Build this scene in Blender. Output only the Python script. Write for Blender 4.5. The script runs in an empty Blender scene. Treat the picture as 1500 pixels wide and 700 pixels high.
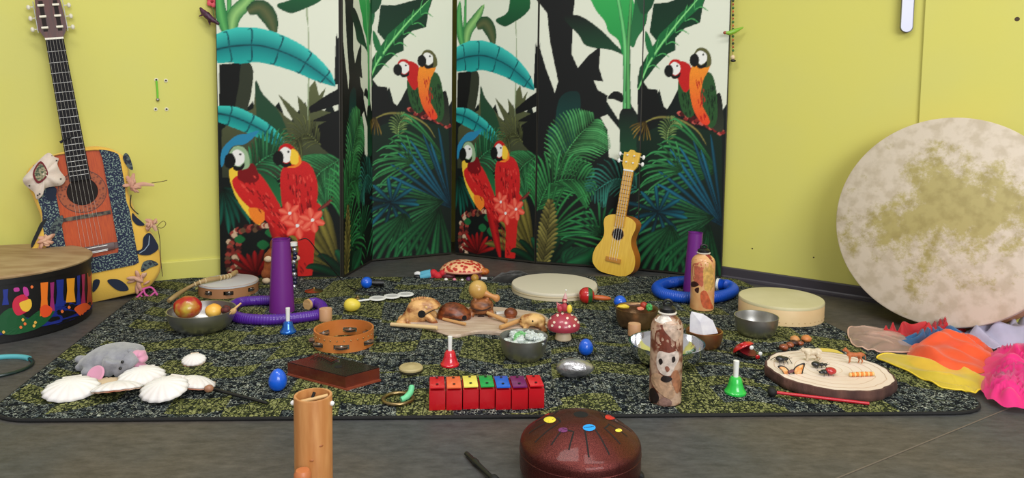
import bpy, bmesh, math, random
import numpy as np
from mathutils import Vector, Matrix, noise
random.seed(7)
SC = bpy.context.scene
C = SC.collection
PI = math.pi
# ---------------------------------------------------------------- camera
F = 1083.0; PPX, PPY = 750.0, 235.0; CAMH = 0.65
TH = math.radians(4.49); RO = math.radians(0.70)
_f = Vector((0, math.cos(TH), -math.sin(TH)))
_r0 = Vector((1, 0, 0)); _u0 = Vector((0, math.sin(TH), math.cos(TH)))
_r = _r0*math.cos(RO) + _u0*math.sin(RO); _u = -_r0*math.sin(RO) + _u0*math.cos(RO)
cam = bpy.data.objects.new('camera', bpy.data.cameras.new('camera')); C.objects.link(cam)
cam.matrix_world = Matrix(((_r.x, _u.x, -_f.x, 0), (_r.y, _u.y, -_f.y, 0), (_r.z, _u.z, -_f.z, CAMH), (0, 0, 0, 1)))
cam.data.sensor_width = 36; cam.data.lens = 36*F/1500
cam.data.shift_y = -(350-PPY)/1500.0; cam.data.clip_start = 0.02
SC.camera = cam
# ---------------------------------------------------------------- light
w = bpy.data.worlds.new('room_light'); SC.world = w; w.use_nodes = True
w.node_tree.nodes['Background'].inputs[0].default_value = (1.0, 0.98, 0.95, 1)
w.node_tree.nodes['Background'].inputs[1].default_value = 0.36
def area(name, loc, target, sx, sy, power, col=(1, 1, 1)):
    l = bpy.data.lights.new(name, 'AREA'); l.shape = 'RECTANGLE'; l.size = sx; l.size_y = sy; l.energy = power; l.color = col
    o = bpy.data.objects.new(name, l); C.objects.link(o); o.location = loc
    o.rotation_euler = (Vector(target)-Vector(loc)).to_track_quat('-Z', 'Y').to_euler()
    return o
area('ceiling_lamp', (-0.6, 0.9, 2.55), (-0.6, 0.9, 0), 1.2, 0.5, 17, (1, .98, .95))
area('ceiling_lamp', (0.9, 0.5, 2.55), (0.9, 0.5, 0), 1.2, 0.5, 15, (1, .98, .95))
area('window_light', (1.5, -2.2, 1.8), (0.0, 2.4, 0.5), 2.2, 1.4, 78, (.97, .99, 1))
SC.view_settings.view_transform = 'Standard'; SC.view_settings.look = 'None'
SC.view_settings.exposure = 0.52; SC.view_settings.gamma = 1.0; SC.view_settings.use_curve_mapping = False
# ---------------------------------------------------------------- projection helpers (photo pixel -> place in the room)
def ray(px, py): return _f + _r*((px-PPX)/F) - _u*((py-PPY)/F)
def G(px, py, z=0.0):
    d = ray(px, py); t = (z-CAMH)/d.z
    return Vector((d.x*t, d.y*t, z))
def atY(px, py, Y):
    d = ray(px, py); t = Y/d.y
    return Vector((d.x*t, Y, CAMH+d.z*t))
def mp(Y): return Y/F
# ---------------------------------------------------------------- materials
def lin(c):
    c = c/255.0
    return c/12.92 if c <= .04045 else ((c+.055)/1.055)**2.4
def L3(rgb): return (lin(rgb[0]), lin(rgb[1]), lin(rgb[2]), 1)
_mats = {}
def mat(name, rgb, rough=.5, metal=0.0, rgb2=None, scale=30, stretch=(1, 1, 1), bump=0.0, bscale=60, coat=0, trans=0, alpha=1, spec=.5, sheen=0, detail=4, thr=(.35, .65), kind='noise', sss=0, wave=None):
    if name in _mats: return _mats[name]
    m = bpy.data.materials.new(name); m.use_nodes = True; nt = m.node_tree; N = nt.nodes; L = nt.links
    b = N['Principled BSDF']
    b.inputs['Base Color'].default_value = L3(rgb); b.inputs['Roughness'].default_value = rough
    b.inputs['Metallic'].default_value = metal; b.inputs['Specular IOR Level'].default_value = spec
    b.inputs['Coat Weight'].default_value = coat; b.inputs['Coat Roughness'].default_value = .08
    b.inputs['Transmission Weight'].default_value = trans; b.inputs['Alpha'].default_value = alpha
    b.inputs['Sheen Weight'].default_value = sheen
    if sss: b.inputs['Subsurface Weight'].default_value = sss; b.inputs['Subsurface Scale'].default_value = .01
    tc = N.new('ShaderNodeTexCoord'); mp_ = N.new('ShaderNodeMapping'); mp_.inputs['Scale'].default_value = stretch
    L.new(tc.outputs['Object'], mp_.inputs[0])
    if rgb2 is not None:
        if kind == 'noise':
            n = N.new('ShaderNodeTexNoise'); n.inputs['Scale'].default_value = scale; n.inputs['Detail'].default_value = detail; fo = n.outputs[0]
        elif kind == 'voronoi':
            n = N.new('ShaderNodeTexVoronoi'); n.inputs['Scale'].default_value = scale; fo = n.outputs[0]
        else:
            n = N.new('ShaderNodeTexWave'); n.inputs['Scale'].default_value = scale; n.inputs['Distortion'].default_value = 3; n.inputs['Detail'].default_value = 3; n.inputs['Detail Scale'].default_value = 1.5; fo = n.outputs[1]
        L.new(mp_.outputs[0], n.inputs[0])
        r = N.new('ShaderNodeValToRGB'); r.color_ramp.elements[0].position = thr[0]; r.color_ramp.elements[1].position = thr[1]
        r.color_ramp.elements[0].color = L3(rgb); r.color_ramp.elements[1].color = L3(rgb2)
        L.new(fo, r.inputs[0]); L.new(r.outputs[0], b.inputs['Base Color'])
    if bump:
        n2 = N.new('ShaderNodeTexNoise'); n2.inputs['Scale'].default_value = bscale; n2.inputs['Detail'].default_value = 3
        L.new(mp_.outputs[0], n2.inputs[0]); bp = N.new('ShaderNodeBump'); bp.inputs['Strength'].default_value = bump; bp.inputs['Distance'].default_value = .002
        L.new(n2.outputs[0], bp.inputs['Height']); L.new(bp.outputs[0], b.inputs['Normal'])
    _mats[name] = m
    return m
# ---------------------------------------------------------------- mesh builder
class MB:
    def __init__(s): s.v = []; s.f = []; s.mi = []; s.cur = 0
    def add(s, vs, fs, T=None):
        o = len(s.v)
        if T is not None: vs = [T @ Vector(p) for p in vs]
        s.v.extend([tuple(p) for p in vs]); s.f.extend([tuple(i+o for i in q) for q in fs]); s.mi.extend([s.cur]*len(fs)); return s
    def box(s, x0, x1, y0, y1, z0, z1, T=None, bev=0):
        if bev:
            bm = bmesh.new(); bmesh.ops.create_cube(bm, size=1)
            for v in bm.verts: v.co = Vector(((x0+x1)/2+v.co.x*(x1-x0), (y0+y1)/2+v.co.y*(y1-y0), (z0+z1)/2+v.co.z*(z1-z0)))
            bmesh.ops.bevel(bm, geom=bm.edges[:], offset=bev, segments=2, affect='EDGES', profile=.7)
            bm.verts.index_update()
            s.add([v.co.copy() for v in bm.verts], [[v.index for v in f.verts] for f in bm.faces], T); bm.free(); return s
        v = [(x0, y0, z0), (x1, y0, z0), (x1, y1, z0), (x0, y1, z0), (x0, y0, z1), (x1, y0, z1), (x1, y1, z1), (x0, y1, z1)]
        return s.add(v, [(3, 2, 1, 0), (4, 5, 6, 7), (0, 1, 5, 4), (1, 2, 6, 5), (2, 3, 7, 6), (3, 0, 4, 7)], T)
    def lathe(s, prof, n=32, T=None, sx=1, sy=1, rad=None):
        vs = []; fs = []; ids = []
        for (r, z) in prof:
            if r < 1e-6: ids.append([len(vs)]); vs.append((0, 0, z))
            else:
                row = []
                for k in range(n):
                    a = 2*PI*k/n; rr = r*(rad(a, z) if rad else 1)
                    row.append(len(vs)); vs.append((rr*math.cos(a)*sx, rr*math.sin(a)*sy, z))
                ids.append(row)
        for A, B in zip(ids, ids[1:]):
            for k in range(n):
                k2 = (k+1) % n
                if len(A) == 1 and len(B) == 1: continue
                if len(A) == 1: fs.append((A[0], B[k2], B[k])) if False else fs.append((A[0], B[k], B[k2])[::-1])
                elif len(B) == 1: fs.append((A[k], A[k2], B[0]))
                else: fs.append((A[k], A[k2], B[k2], B[k]))
        return s.add(vs, fs, T)
    def ball(s, c, rx, ry=None, rz=None, n=20, m=12, T=None, fn=None):
        ry = rx if ry is None else ry; rz = rx if rz is None else rz
        vs = [(0, 0, -1)]; fs = []
        for i in range(1, m):
            t = -PI/2+PI*i/m
            for k in range(n): a = 2*PI*k/n; vs.append((math.cos(t)*math.cos(a), math.cos(t)*math.sin(a), math.sin(t)))
        vs.append((0, 0, 1)); top = len(vs)-1
        for k in range(n):
            k2 = (k+1) % n
            fs.append((0, 1+k2, 1+k)); fs.append((top, top-n+k, top-n+k2))
            for i in range(m-2): a = 1+i*n; fs.append((a+k, a+k2, a+n+k2, a+n+k))
        out = []
        for p in vs:
            q = Vector(p)
            if fn: q = fn(q)
            q = Vector((q.x*rx, q.y*ry, q.z*rz))
            if T is not None: q = T.to_3x3() @ q
            out.append(q+Vector(c))
        return s.add(out, fs)
    def tube(s, pts, rs, n=10, closed=False, cap=True, flat=1.0):
        pts = [Vector(p) for p in pts]; N = len(pts)
        if not hasattr(rs, '__len__'): rs = [rs]*N
        vs = []; fs = []; up = None
        for i in range(N):
            if closed: t = pts[(i+1) % N]-pts[i-1]
            else: t = pts[min(i+1, N-1)]-pts[max(i-1, 0)]
            t.normalize()
            if up is None:
                up = Vector((0, 0, 1)) if abs(t.z) < .9 else Vector((1, 0, 0))
            x = t.cross(up)
            if x.length < 1e-4: x = t.cross(Vector((0, 1, 0)))
            x.normalize(); y = x.cross(t).normalized(); up = y
            for k in range(n):
                a = 2*PI*k/n; vs.append(pts[i]+(x*math.cos(a)+y*math.sin(a)*flat)*rs[i])
        for i in range(N if closed else N-1):
            j = (i+1) % N
            for k in range(n): k2 = (k+1) % n; fs.append((i*n+k, j*n+k, j*n+k2, i*n+k2)[::-1])
        if cap and not closed:
            fs.append(tuple(range(n))[::-1][::-1]); fs.append(tuple((N-1)*n+k for k in range(n))[::-1])
        return s.add(vs, fs)
    def prism(s, pts, z0, z1, T=None, inset=0):
        n = len(pts); a = sum(pts[i][0]*pts[(i+1) % n][1]-pts[(i+1) % n][0]*pts[i][1] for i in range(n))
        if a < 0: pts = pts[::-1]
        vs = [(p[0], p[1], z0) for p in pts]+[(p[0], p[1], z1) for p in pts]
        fs = [tuple(range(n))[::-1], tuple(range(n, 2*n))]+[(i, (i+1) % n, n+(i+1) % n, n+i) for i in range(n)]
        return s.add(vs, fs, T)
    def grid(s, fn, nu, nv, thick=0):
        vs = [fn(i/nu, j/nv) for j in range(nv+1) for i in range(nu+1)]
        fs = [(j*(nu+1)+i, j*(nu+1)+i+1, (j+1)*(nu+1)+i+1, (j+1)*(nu+1)+i) for j in range(nv) for i in range(nu)]
        return s.add(vs, fs)
    def mesh(s, name, mats, smooth=True, ang=38):
        me = bpy.data.meshes.new(name); me.from_pydata(s.v, [], s.f)
        if not isinstance(mats, (list, tuple)): mats = [mats]
        for m in mats: me.materials.append(m)
        if len(mats) > 1: me.polygons.foreach_set('material_index', s.mi)
        me.polygons.foreach_set('use_smooth', [bool(smooth)]*len(me.polygons))
        bm = bmesh.new(); bm.from_mesh(me); bmesh.ops.recalc_face_normals(bm, faces=bm.faces); bm.to_mesh(me); bm.free()
        if smooth: me.set_sharp_from_angle(angle=math.radians(ang))
        me.update(); return me
def tagit(o, label=None, cat=None, group=None, kind=None):
    if label: o['label'] = label
    if cat: o['category'] = cat
    if group: o['group'] = group
    if kind: o['kind'] = kind
    return o
def thing(name, label, cat, loc=(0, 0, 0), rot=(0, 0, 0), group=None):
    o = bpy.data.objects.new(name, None); o.empty_display_size = .02; C.objects.link(o)
    o.location = loc
    if isinstance(rot, Matrix): o.rotation_euler = rot.to_euler()
    elif isinstance(rot, (int, float)): o.rotation_euler = (0, 0, rot)
    else: o.rotation_euler = rot
    return tagit(o, label, cat, group)
def part(name, mb, m, parent, label=None, smooth=True, ang=38, kind=None, solid=0, sub=0):
    me = mb.mesh(name, m, smooth, ang) if isinstance(mb, MB) else mb
    o = bpy.data.objects.new(name, me); C.objects.link(o); o.parent = parent
    if solid: md = o.modifiers.new('s', 'SOLIDIFY'); md.thickness = solid; md.offset = 0
    if sub: md = o.modifiers.new('d', 'SUBSURF'); md.levels = sub; md.render_levels = sub
    return tagit(o, label, None, None, kind)
def solo(name, mb, m, label, cat, loc=(0, 0, 0), rot=(0, 0, 0), group=None, smooth=True, ang=38, kind=None, solid=0, sub=0):
    o = part(name, mb, m, None, label, smooth, ang, kind, solid, sub); o.location = loc
    if isinstance(rot, Matrix): o.rotation_euler = rot.to_euler()
    elif isinstance(rot, (int, float)): o.rotation_euler = (0, 0, rot)
    else: o.rotation_euler = rot
    return tagit(o, label, cat, group, kind)
def struct(name, mb, m, smooth=False, parent=None): return tagit(part(name, mb, m, parent, None, smooth), kind='structure')
def Tm(loc=(0, 0, 0), rx=0, ry=0, rz=0, s=1):
    return Matrix.Translation(loc) @ Matrix.Rotation(rz, 4, 'Z') @ Matrix.Rotation(ry, 4, 'Y') @ Matrix.Rotation(rx, 4, 'X') @ Matrix.Scale(s, 4)
def cr(pts, n=8, closed=False):
    """Catmull-Rom through points"""
    P = [Vector(p) for p in pts]; out = []; N = len(P)
    rng = range(N) if closed else range(N-1)
    for i in rng:
        p0 = P[i-1] if (closed or i > 0) else P[0]*2-P[1]
        p1 = P[i]; p2 = P[(i+1) % N]
        p3 = P[(i+2) % N] if (closed or i+2 < N) else p2*2-p1
        for k in range(n):
            t = k/n
            out.append(.5*((2*p1)+(p2-p0)*t+(2*p0-5*p1+4*p2-p3)*t*t+(3*p1-p0-3*p2+p3)*t**3))
    if not closed: out.append(P[-1])
    return out
# ---------------------------------------------------------------- the room
def floor_mat():
    m = bpy.data.materials.new('slate_vinyl'); m.use_nodes = True; nt = m.node_tree; N = nt.nodes; L = nt.links; b = N['Principled BSDF']
    tc = N.new('ShaderNodeTexCoord')
    n1 = N.new('ShaderNodeTexNoise'); n1.inputs['Scale'].default_value = 2.2; n1.inputs['Detail'].default_value = 3
    n2 = N.new('ShaderNodeTexNoise'); n2.inputs['Scale'].default_value = 38; n2.inputs['Detail'].default_value = 8; n2.inputs['Roughness'].default_value = .75
    mpg = N.new('ShaderNodeMapping'); mpg.inputs['Scale'].default_value = (.6, 1.4, 1)
    L.new(tc.outputs['Object'], n1.inputs[0]); L.new(tc.outputs['Object'], mpg.inputs[0]); L.new(mpg.outputs[0], n2.inputs[0])
    r1 = N.new('ShaderNodeValToRGB'); r1.color_ramp.elements[0].color = L3((72, 73, 74)); r1.color_ramp.elements[1].color = L3((84, 78, 71)); r1.color_ramp.elements[0].position = .4; r1.color_ramp.elements[1].position = .6
    r2 = N.new('ShaderNodeValToRGB'); r2.color_ramp.elements[0].color = (.62, .62, .62, 1); r2.color_ramp.elements[1].color = (1.35, 1.35, 1.35, 1); r2.color_ramp.elements[0].position = .33; r2.color_ramp.elements[1].position = .68
    mx = N.new('ShaderNodeMix'); mx.data_type = 'RGBA'; mx.blend_type = 'MULTIPLY'; mx.inputs[0].default_value = 1
    L.new(n1.outputs[0], r1.inputs[0]); L.new(n2.outputs[0], r2.inputs[0]); L.new(r1.outputs[0], mx.inputs[6]); L.new(r2.outputs[0], mx.inputs[7]); L.new(mx.outputs[2], b.inputs['Base Color'])
    b.inputs['Roughness'].default_value = .52; b.inputs['Specular IOR Level'].default_value = .35
    bp = N.new('ShaderNodeBump'); bp.inputs['Strength'].default_value = .15; bp.inputs['Distance'].default_value = .002
    L.new(n2.outputs[0], bp.inputs['Height']); L.new(bp.outputs[0], b.inputs['Normal'])
    return m
FLOOR = floor_mat()
YEL = mat('yellow_wall_paint', (216, 211, 108), .55, rgb2=(213, 209, 114), scale=3, bump=.08, bscale=120, spec=.3)
DARKBASE = mat('charcoal_skirting', (62, 58, 66), .4)
# floor as vinyl sheets that meet at a welded seam
sA = G(1235, 697); sB = G(1375, 640); sd = (sB-sA).normalized(); sn = Vector((-sd.y, sd.x, 0))
P0 = sA-sd*6; P1 = sA+sd*0.20+sd*4
f = MB().add([(-4, -3, -.0), (4, -3, 0), (4, 5, 0), (-4, 5, 0), (-4, -3, -.1), (4, -3, -.1), (4, 5, -.1), (-4, 5, -.1)], [(0, 1, 2, 3), (7, 6, 5, 4), (0, 4, 5, 1), (1, 5, 6, 2), (2, 6, 7, 3), (3, 7, 4, 0)])
floor = struct('floor', f, FLOOR)
seam = MB(); hw = .0016
seam.add([sA-sd*.3-sn*hw, sA+sd*1.2-sn*hw, sA+sd*1.2+sn*hw, sA-sd*.3+sn*hw], [(0, 1, 2, 3)], Matrix.Translation((0, 0, .0006)))
part('floor_seam', seam, mat('pale_weld', (104, 94, 86), .5), floor)
def wall_poly(name, pts, h=2.6, th=.08):
    mb = MB(); n = len(pts)
    for i in range(n-1):
        a = Vector((pts[i][0], pts[i][1])); b = Vector((pts[i+1][0], pts[i+1][1])); d = (b-a).normalized(); nn = Vector((-d.y, d.x))*th
        v = [(a.x, a.y, 0), (b.x, b.y, 0), (b.x+nn.x, b.y+nn.y, 0), (a.x+nn.x, a.y+nn.y, 0)]
        v += [(p[0], p[1], h) for p in v]
        mb.add(v, [(0, 1, 5, 4), (1, 2, 6, 5), (2, 3, 7, 6), (3, 0, 4, 7), (4, 5, 6, 7), (3, 2, 1, 0)])
    return struct(name, mb, YEL)
WL1 = G(322, 405); WL0 = G(230, 413.5)
dl = (WL1-WL0).normalized()
WLa = WL0-dl*1.6
WR0 = G(1060, 407); WR1 = G(1255, 437); dr = (WR1-WR0).normalized()
CORN = G(1332, 449); W3 = G(1500, 474); d3 = (W3-CORN).normalized()
BACK = Vector((-.30, 3.42, 0))
WL2 = WL1+dl*.05
wall_poly('wall_left', [WLa, WL2])
wall_poly('wall_back_left', [WL2, BACK])
wall_poly('wall_back_right', [BACK, WR0-dr*.03])
wall_poly('wall_right', [WR0-dr*.03, CORN+dr*.04])
wr3 = wall_poly('wall_alcove', [CORN-Vector((-d3.y, d3.x, 0))*.012, CORN-Vector((-d3.y, d3.x, 0))*.012+d3*1.6])
# skirtings
def skirting(name, a, b, h, th, m, lip=None):
    d = (b-a).normalized(); nn = Vector((d.y, -d.x, 0))
    mb = MB()
    prof = [(0, 0), (th, 0), (th, h-.004), (th-.003, h), (0, h)] if lip is None else [(0, 0), (th+.012, 0), (th+.012, .006), (th+.003, .010), (th, .014), (th, h-.003), (th-.003, h), (0, h)]
    n = len(prof); vs = [a+nn*p[0]+Vector((0, 0, p[1])) for p in prof]+[b+nn*p[0]+Vector((0, 0, p[1])) for p in prof]
    mb.add(vs, [(i, (i+1) % n, n+(i+1) % n, n+i) for i in range(n)]+[tuple(range(n)), tuple(range(n, 2*n))[::-1]])
    return struct(name, mb, m)
skirting('baseboard_left', WLa, WL2, .072, .010, YEL)
skirting('baseboard_right', WR0-dr*.03, CORN+dr*.03, .045, .012, DARKBASE, lip=1)
o3 = CORN-Vector((-d3.y, d3.x, 0))*.012
skirting('baseboard_alcove', o3, o3+d3*1.5, .05, .010, YEL)
from mathutils.bvhtree import BVHTree
RT = .008     # rug top
def R(px, py, z=RT): return G(px, py, z)
def K(px, py, z=RT):
    p = G(px, py, z); return p, mp(p.y)
class Surf:
    """a placed mesh that photo pixels can be projected onto (for decals and details that lie on it)"""
    def __init__(s, mb, M): s.M = M; s.I = M.inverted(); s.t = BVHTree.FromPolygons([M @ Vector(v) for v in mb.v], mb.f)
    def hit(s, px, py, off=.0004):
        d = ray(px, py).normalized(); l, n, i, q = s.t.ray_cast(Vector((0, 0, CAMH)), d)
        if l is None:
            l, n, i, q = s.t.find_nearest(Vector((0, 0, CAMH))+d*((s.M.translation-Vector((0, 0, CAMH))).length))
        if n.dot(d) > 0: n = -n
        return s.I @ (l+n*off)
    def poly(s, mb, pts, off=.0004, smooth=True, sub=3):
        P = [(v.x, v.y) for v in cr([(x, y, 0) for x, y in pts], sub, True)] if smooth else pts
        cx = sum(p[0] for p in P)/len(P); cy = sum(p[1] for p in P)/len(P)
        rings = [[s.hit(cx+(x-cx)*k, cy+(y-cy)*k, off) for x, y in P] for k in (.35, .7, 1)]
        n = len(P); vs = [s.hit(cx, cy, off)]+rings[0]+rings[1]+rings[2]
        fs = [(0, 1+i, 1+(i+1) % n) for i in range(n)]
        for r in range(2): fs += [(1+r*n+i, 1+r*n+n+i, 1+r*n+n+(i+1) % n, 1+r*n+(i+1) % n) for i in range(n)]
        return mb.add(vs, fs)
def plane_local(M, px, py, zl=0.0):
    """photo pixel -> local (x, y) on the plane z=zl of a placed thing"""
    I = M.inverted(); o = I @ Vector((0, 0, CAMH)); d = I.to_3x3() @ ray(px, py); t = (zl-o.z)/d.z; p = o+d*t
    return p.x, p.y
def organic(name, mb, m, parent, voxel, label=None, smooth=4):
    o = part(name, mb, m, parent, label, ang=180)
    r = o.modifiers.new('r', 'REMESH'); r.mode = 'VOXEL'; r.voxel_size = voxel; r.use_smooth_shade = True
    if smooth: q = o.modifiers.new('q', 'SMOOTH'); q.factor = .5; q.iterations = smooth
    return o
def egg_mb(r, h): return MB().ball((0, 0, 0), r, r, h, 24, 16, fn=lambda q: Vector((q.x*(1-.14*q.z), q.y*(1-.14*q.z), q.z)))
def frame(B, T, nrm):
    y = (T-B).normalized(); x = y.cross(nrm).normalized(); z = x.cross(y)
    return Matrix(((x.x, y.x, z.x, B.x), (x.y, y.y, z.y, B.y), (x.z, y.z, z.z, B.z), (0, 0, 0, 1)))
# shared finishes
WOODL = mat('pale_wood', (214, 176, 120), .5, rgb2=(190, 148, 92), scale=14, stretch=(1, 1, 6), kind='noise')
WOODM = mat('honey_wood', (206, 140, 74), .42, rgb2=(182, 112, 54), scale=16, stretch=(1, 1, 5), coat=.3)
WOODD = mat('dark_brown_wood', (96, 46, 24), .4, rgb2=(60, 28, 16), scale=20, coat=.3)
WHP = mat('white_plastic', (235, 235, 232), .35)
BLKP = mat('black_plastic', (16, 16, 18), .4)
BLKR = mat('black_rubber', (14, 14, 15), .7)
CHROME = mat('polished_chrome', (225, 225, 228), .12, 1)
STEEL = mat('brushed_steel', (176, 174, 170), .40, 1)
BRASS = mat('aged_brass', (176, 150, 104), .28, 1)
SKIN = mat('drum_skin', (222, 212, 188), .6, rgb2=(206, 194, 164), scale=5)
BLUEP = mat('blue_egg_plastic', (14, 92, 214), .3, coat=.5)
# ---------------------------------------------------------------- folding screens with a printed jungle
BA = [G(324, 409), G(500, 407.5), G(543, 383), G(660, 372.5)]
BB = [G(668, 372.5), G(785, 386), G(934, 396), G(1057, 408)]
def plane_uv(a, b, px, py):
    d = ray(px, py); e = b-a; n = Vector((-e.y, e.x, 0)); t = a.dot(n)/d.dot(n)
    p = Vector((0, 0, CAMH))+d*t; q = p-a; return q.dot(e)/e.length_squared, p.z
PW = 320; CVW, ZTOP = PW*3, 1.80; PXM = 800.0; CVH = int(ZTOP*PXM)     # canvas
CV = np.zeros((CVH, CVW, 3), np.float32)
def to_cv(pts, scr='B', k=0):
    base = BB if scr == 'B' else BA; out = []
    for (x, y) in pts:
        u, z = plane_uv(base[k], base[k+1], x, y); out.append(((k+u)*PW, z*PXM))
    return out
def tri(p, c):
    (x0, y0), (x1, y1), (x2, y2) = p
    xa = max(int(min(x0, x1, x2)), 0); xb = min(int(max(x0, x1, x2))+2, CVW); ya = max(int(min(y0, y1, y2)), 0); yb = min(int(max(y0, y1, y2))+2, CVH)
    if xa >= xb or ya >= yb: return
    X, Y = np.meshgrid(np.arange(xa, xb)+.5, np.arange(ya, yb)+.5)
    D = (y1-y2)*(x0-x2)+(x2-x1)*(y0-y2)
    if abs(D) < 1e-9: return
    l0 = ((y1-y2)*(X-x2)+(x2-x1)*(Y-y2))/D; l1 = ((y2-y0)*(X-x2)+(x0-x2)*(Y-y2))/D; l2 = 1-l0-l1
    m = (l0 >= -.001) & (l1 >= -.001) & (l2 >= -.001)
    if m.any():
        col = l0[..., None]*c[0]+l1[..., None]*c[1]+l2[..., None]*c[2]
        CV[ya:yb, xa:xb][m] = col[m]
def A3(c): return np.array(c[:3], np.float32)
def fillp(cp, col, tex=0, col2=None):
    """even-odd fill of a canvas polygon"""
    xs = [p[0] for p in cp]; ys = [p[1] for p in cp]
    xa = max(int(min(xs)), 0); xb = min(int(max(xs))+2, CVW); ya = max(int(min(ys)), 0); yb = min(int(max(ys))+2, CVH)
    if xa >= xb or ya >= yb: return
    X, Y = np.meshgrid(np.arange(xa, xb)+.5, np.arange(ya, yb)+.5); m = np.zeros(X.shape, bool); n = len(cp)
    for i in range(n):
        x0, y0 = cp[i]; x1, y1 = cp[(i+1) % n]
        if y0 == y1: continue
        m ^= ((y0 > Y) != (y1 > Y)) & (X < (x1-x0)*(Y-y0)/(y1-y0)+x0)
    c = np.broadcast_to(A3(col), X.shape+(3,)).copy()
    if col2 is not None:
        t = np.clip((Y-min(ys))/(max(ys)-min(ys)+1e-6), 0, 1)[..., None]; c = c*(1-t)+A3(col2)*t
    if tex:
        c = c*(1+tex*(np.random.RandomState(int(xa+ya)).rand(*X.shape)[..., None]-.5))
    CV[ya:yb, xa:xb][m] = c[m]
def PY(pts, col, scr='B', k=0, smooth=True, tex=0, col2=None):
    cp = to_cv(pts, scr, k)
    if smooth: cp = [(v.x, v.y) for v in cr([(x, y, 0) for x, y in cp], 5, True)]
    fillp(cp, col, tex, col2)
def blade(cp, w, cm, ce, wf=None, fade=0):
    """leaf blade along a canvas polyline: midrib colour cm, edge colour ce"""
    P = cr([(x, y, 0) for x, y in cp], 6); n = len(P); Lf = []; Rt = []
    for i, p in enumerate(P):
        t = (P[min(i+1, n-1)]-P[max(i-1, 0)]).normalized(); nn = Vector((-t.y, t.x, 0)); s = i/(n-1)
        ww = w*(wf(s) if wf else (math.sin(PI*min(1, s*.92+.08))**.6)*(1 if s < .98 else 0))
        Lf.append(p+nn*ww); Rt.append(p-nn*ww)
    for i in range(n-1):
        for E, ce_ in ((Lf, ce[0]), (Rt, ce[1])):
            a = (P[i].x, P[i].y); b = (P[i+1].x, P[i+1].y); c = (E[i].x, E[i].y); d = (E[i+1].x, E[i+1].y)
            k = 1.0
            k = 1-fade*(1-i/(n-1))**1.5
            tri((a, b, c), (A3(cm)*k, A3(cm)*k, A3(ce_)*k)); tri((b, d, c), (A3(cm)*k, A3(ce_)*k, A3(ce_)*k))
def BL(pts, w, cm, ce, scr='B', k=0, **kw):
    cp = to_cv(pts, scr, k); sc = PXM/F*2.9
    if not isinstance(ce, list): ce = [ce, ce]
    blade(cp, w*sc, cm, ce, **kw)
def frond(cen, r, a0, a1, n, w, cm, ce, scr='B', k=0, droop=.25, jit=.12, seed=0):
    """fan of narrow leaflets round a point; angles in photo sense, degrees, 90 = up"""
    rd = random.Random(seed)
    for i in range(n):
        a = math.radians(a0+(a1-a0)*i/(n-1)+rd.uniform(-2, 2)); R = r*(1+rd.uniform(-jit, jit))
        dx, dy = math.cos(a), -math.sin(a); dr = droop*R
        pts = [cen, (cen[0]+dx*R*.5, cen[1]+dy*R*.5+dr*.15), (cen[0]+dx*R*.85, cen[1]+dy*R*.85+dr*.55), (cen[0]+dx*R, cen[1]+dy*R+dr)]
        f = rd.uniform(.45, 1.25)
        BL(pts, w, tuple(c*f for c in cm), tuple(c*f for c in ce), scr, k, wf=lambda s: .08+.55*math.sin(PI*min(1, .12+s*.88)), fade=.8)
def feather(p0, p1, p2, n, ln, w, cm, ce, scr='B', k=0, seed=0, up=1, dn=1, ang=55):
    """pinnate palm frond: spine p0-p1-p2 with leaflets either side"""
    rd = random.Random(seed)
    S = cr([(p0[0], p0[1], 0), (p1[0], p1[1], 0), (p2[0], p2[1], 0)], n//2)
    BL([(p.x, p.y) for p in S[::max(1, len(S)//5)]], 1.3, cm, ce, scr, k)
    for i, p in enumerate(S[1:], 1):
        t = (p-S[i-1]).normalized(); s = i/len(S); l = ln*(math.sin(PI*(.15+.8*s)))
        for sg in ([1] if up else [])+([-1] if dn else []):
            a = math.radians(ang)*sg; q = Vector((t.x*math.cos(a)-t.y*math.sin(a), t.x*math.sin(a)+t.y*math.cos(a), 0))
            e = p+q*l; mid = p+q*l*.55+Vector((0, -l*.06, 0)); e = e+Vector((0, l*.15, 0)); f = rd.uniform(.4, 1.2)
            BL([(p.x, p.y), (mid.x, mid.y), (e.x, e.y)], w, tuple(c*f for c in cm), tuple(c*f for c in ce), scr, k, wf=lambda s: .15+.58*math.sin(PI*min(1, .15+s*.85)), fade=.6)
def lc(r, g, b): return (lin(r), lin(g), lin(b))
exec_paint = True
PALE = lc(222, 226, 208); BLK = lc(14, 16, 16); DKG = lc(16, 40, 28); MG = lc(34, 112, 62); LG = lc(96, 178, 98); GR = lc(22, 72, 44)
TEAL = lc(30, 158, 158); TEALD = lc(12, 92, 100); TEALL = lc(110, 215, 205); OLIV = lc(92, 98, 62); OLD = lc(48, 54, 40)
RED = lc(190, 26, 26); REDD = lc(120, 14, 20); ORG = lc(238, 130, 40); YLW = lc(240, 200, 60); WHT = lc(235, 235, 230)
CV[:] = A3(PALE)
yy = np.linspace(0, 1, CVH)[:, None]
# ---- dark undergrowth over the lower part, all three panels
for k in range(3):
    u0 = k*PW
    top = .60+.03*k
    pts = [(u0-2, 0)]+[(u0+PW*i/14, (top+.05*math.sin(i*2.1+k))*PXM) for i in range(15)]+[(u0+PW+2, 0)]
    fillp(pts, BLK, .1, lc(12, 22, 20))
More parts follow.
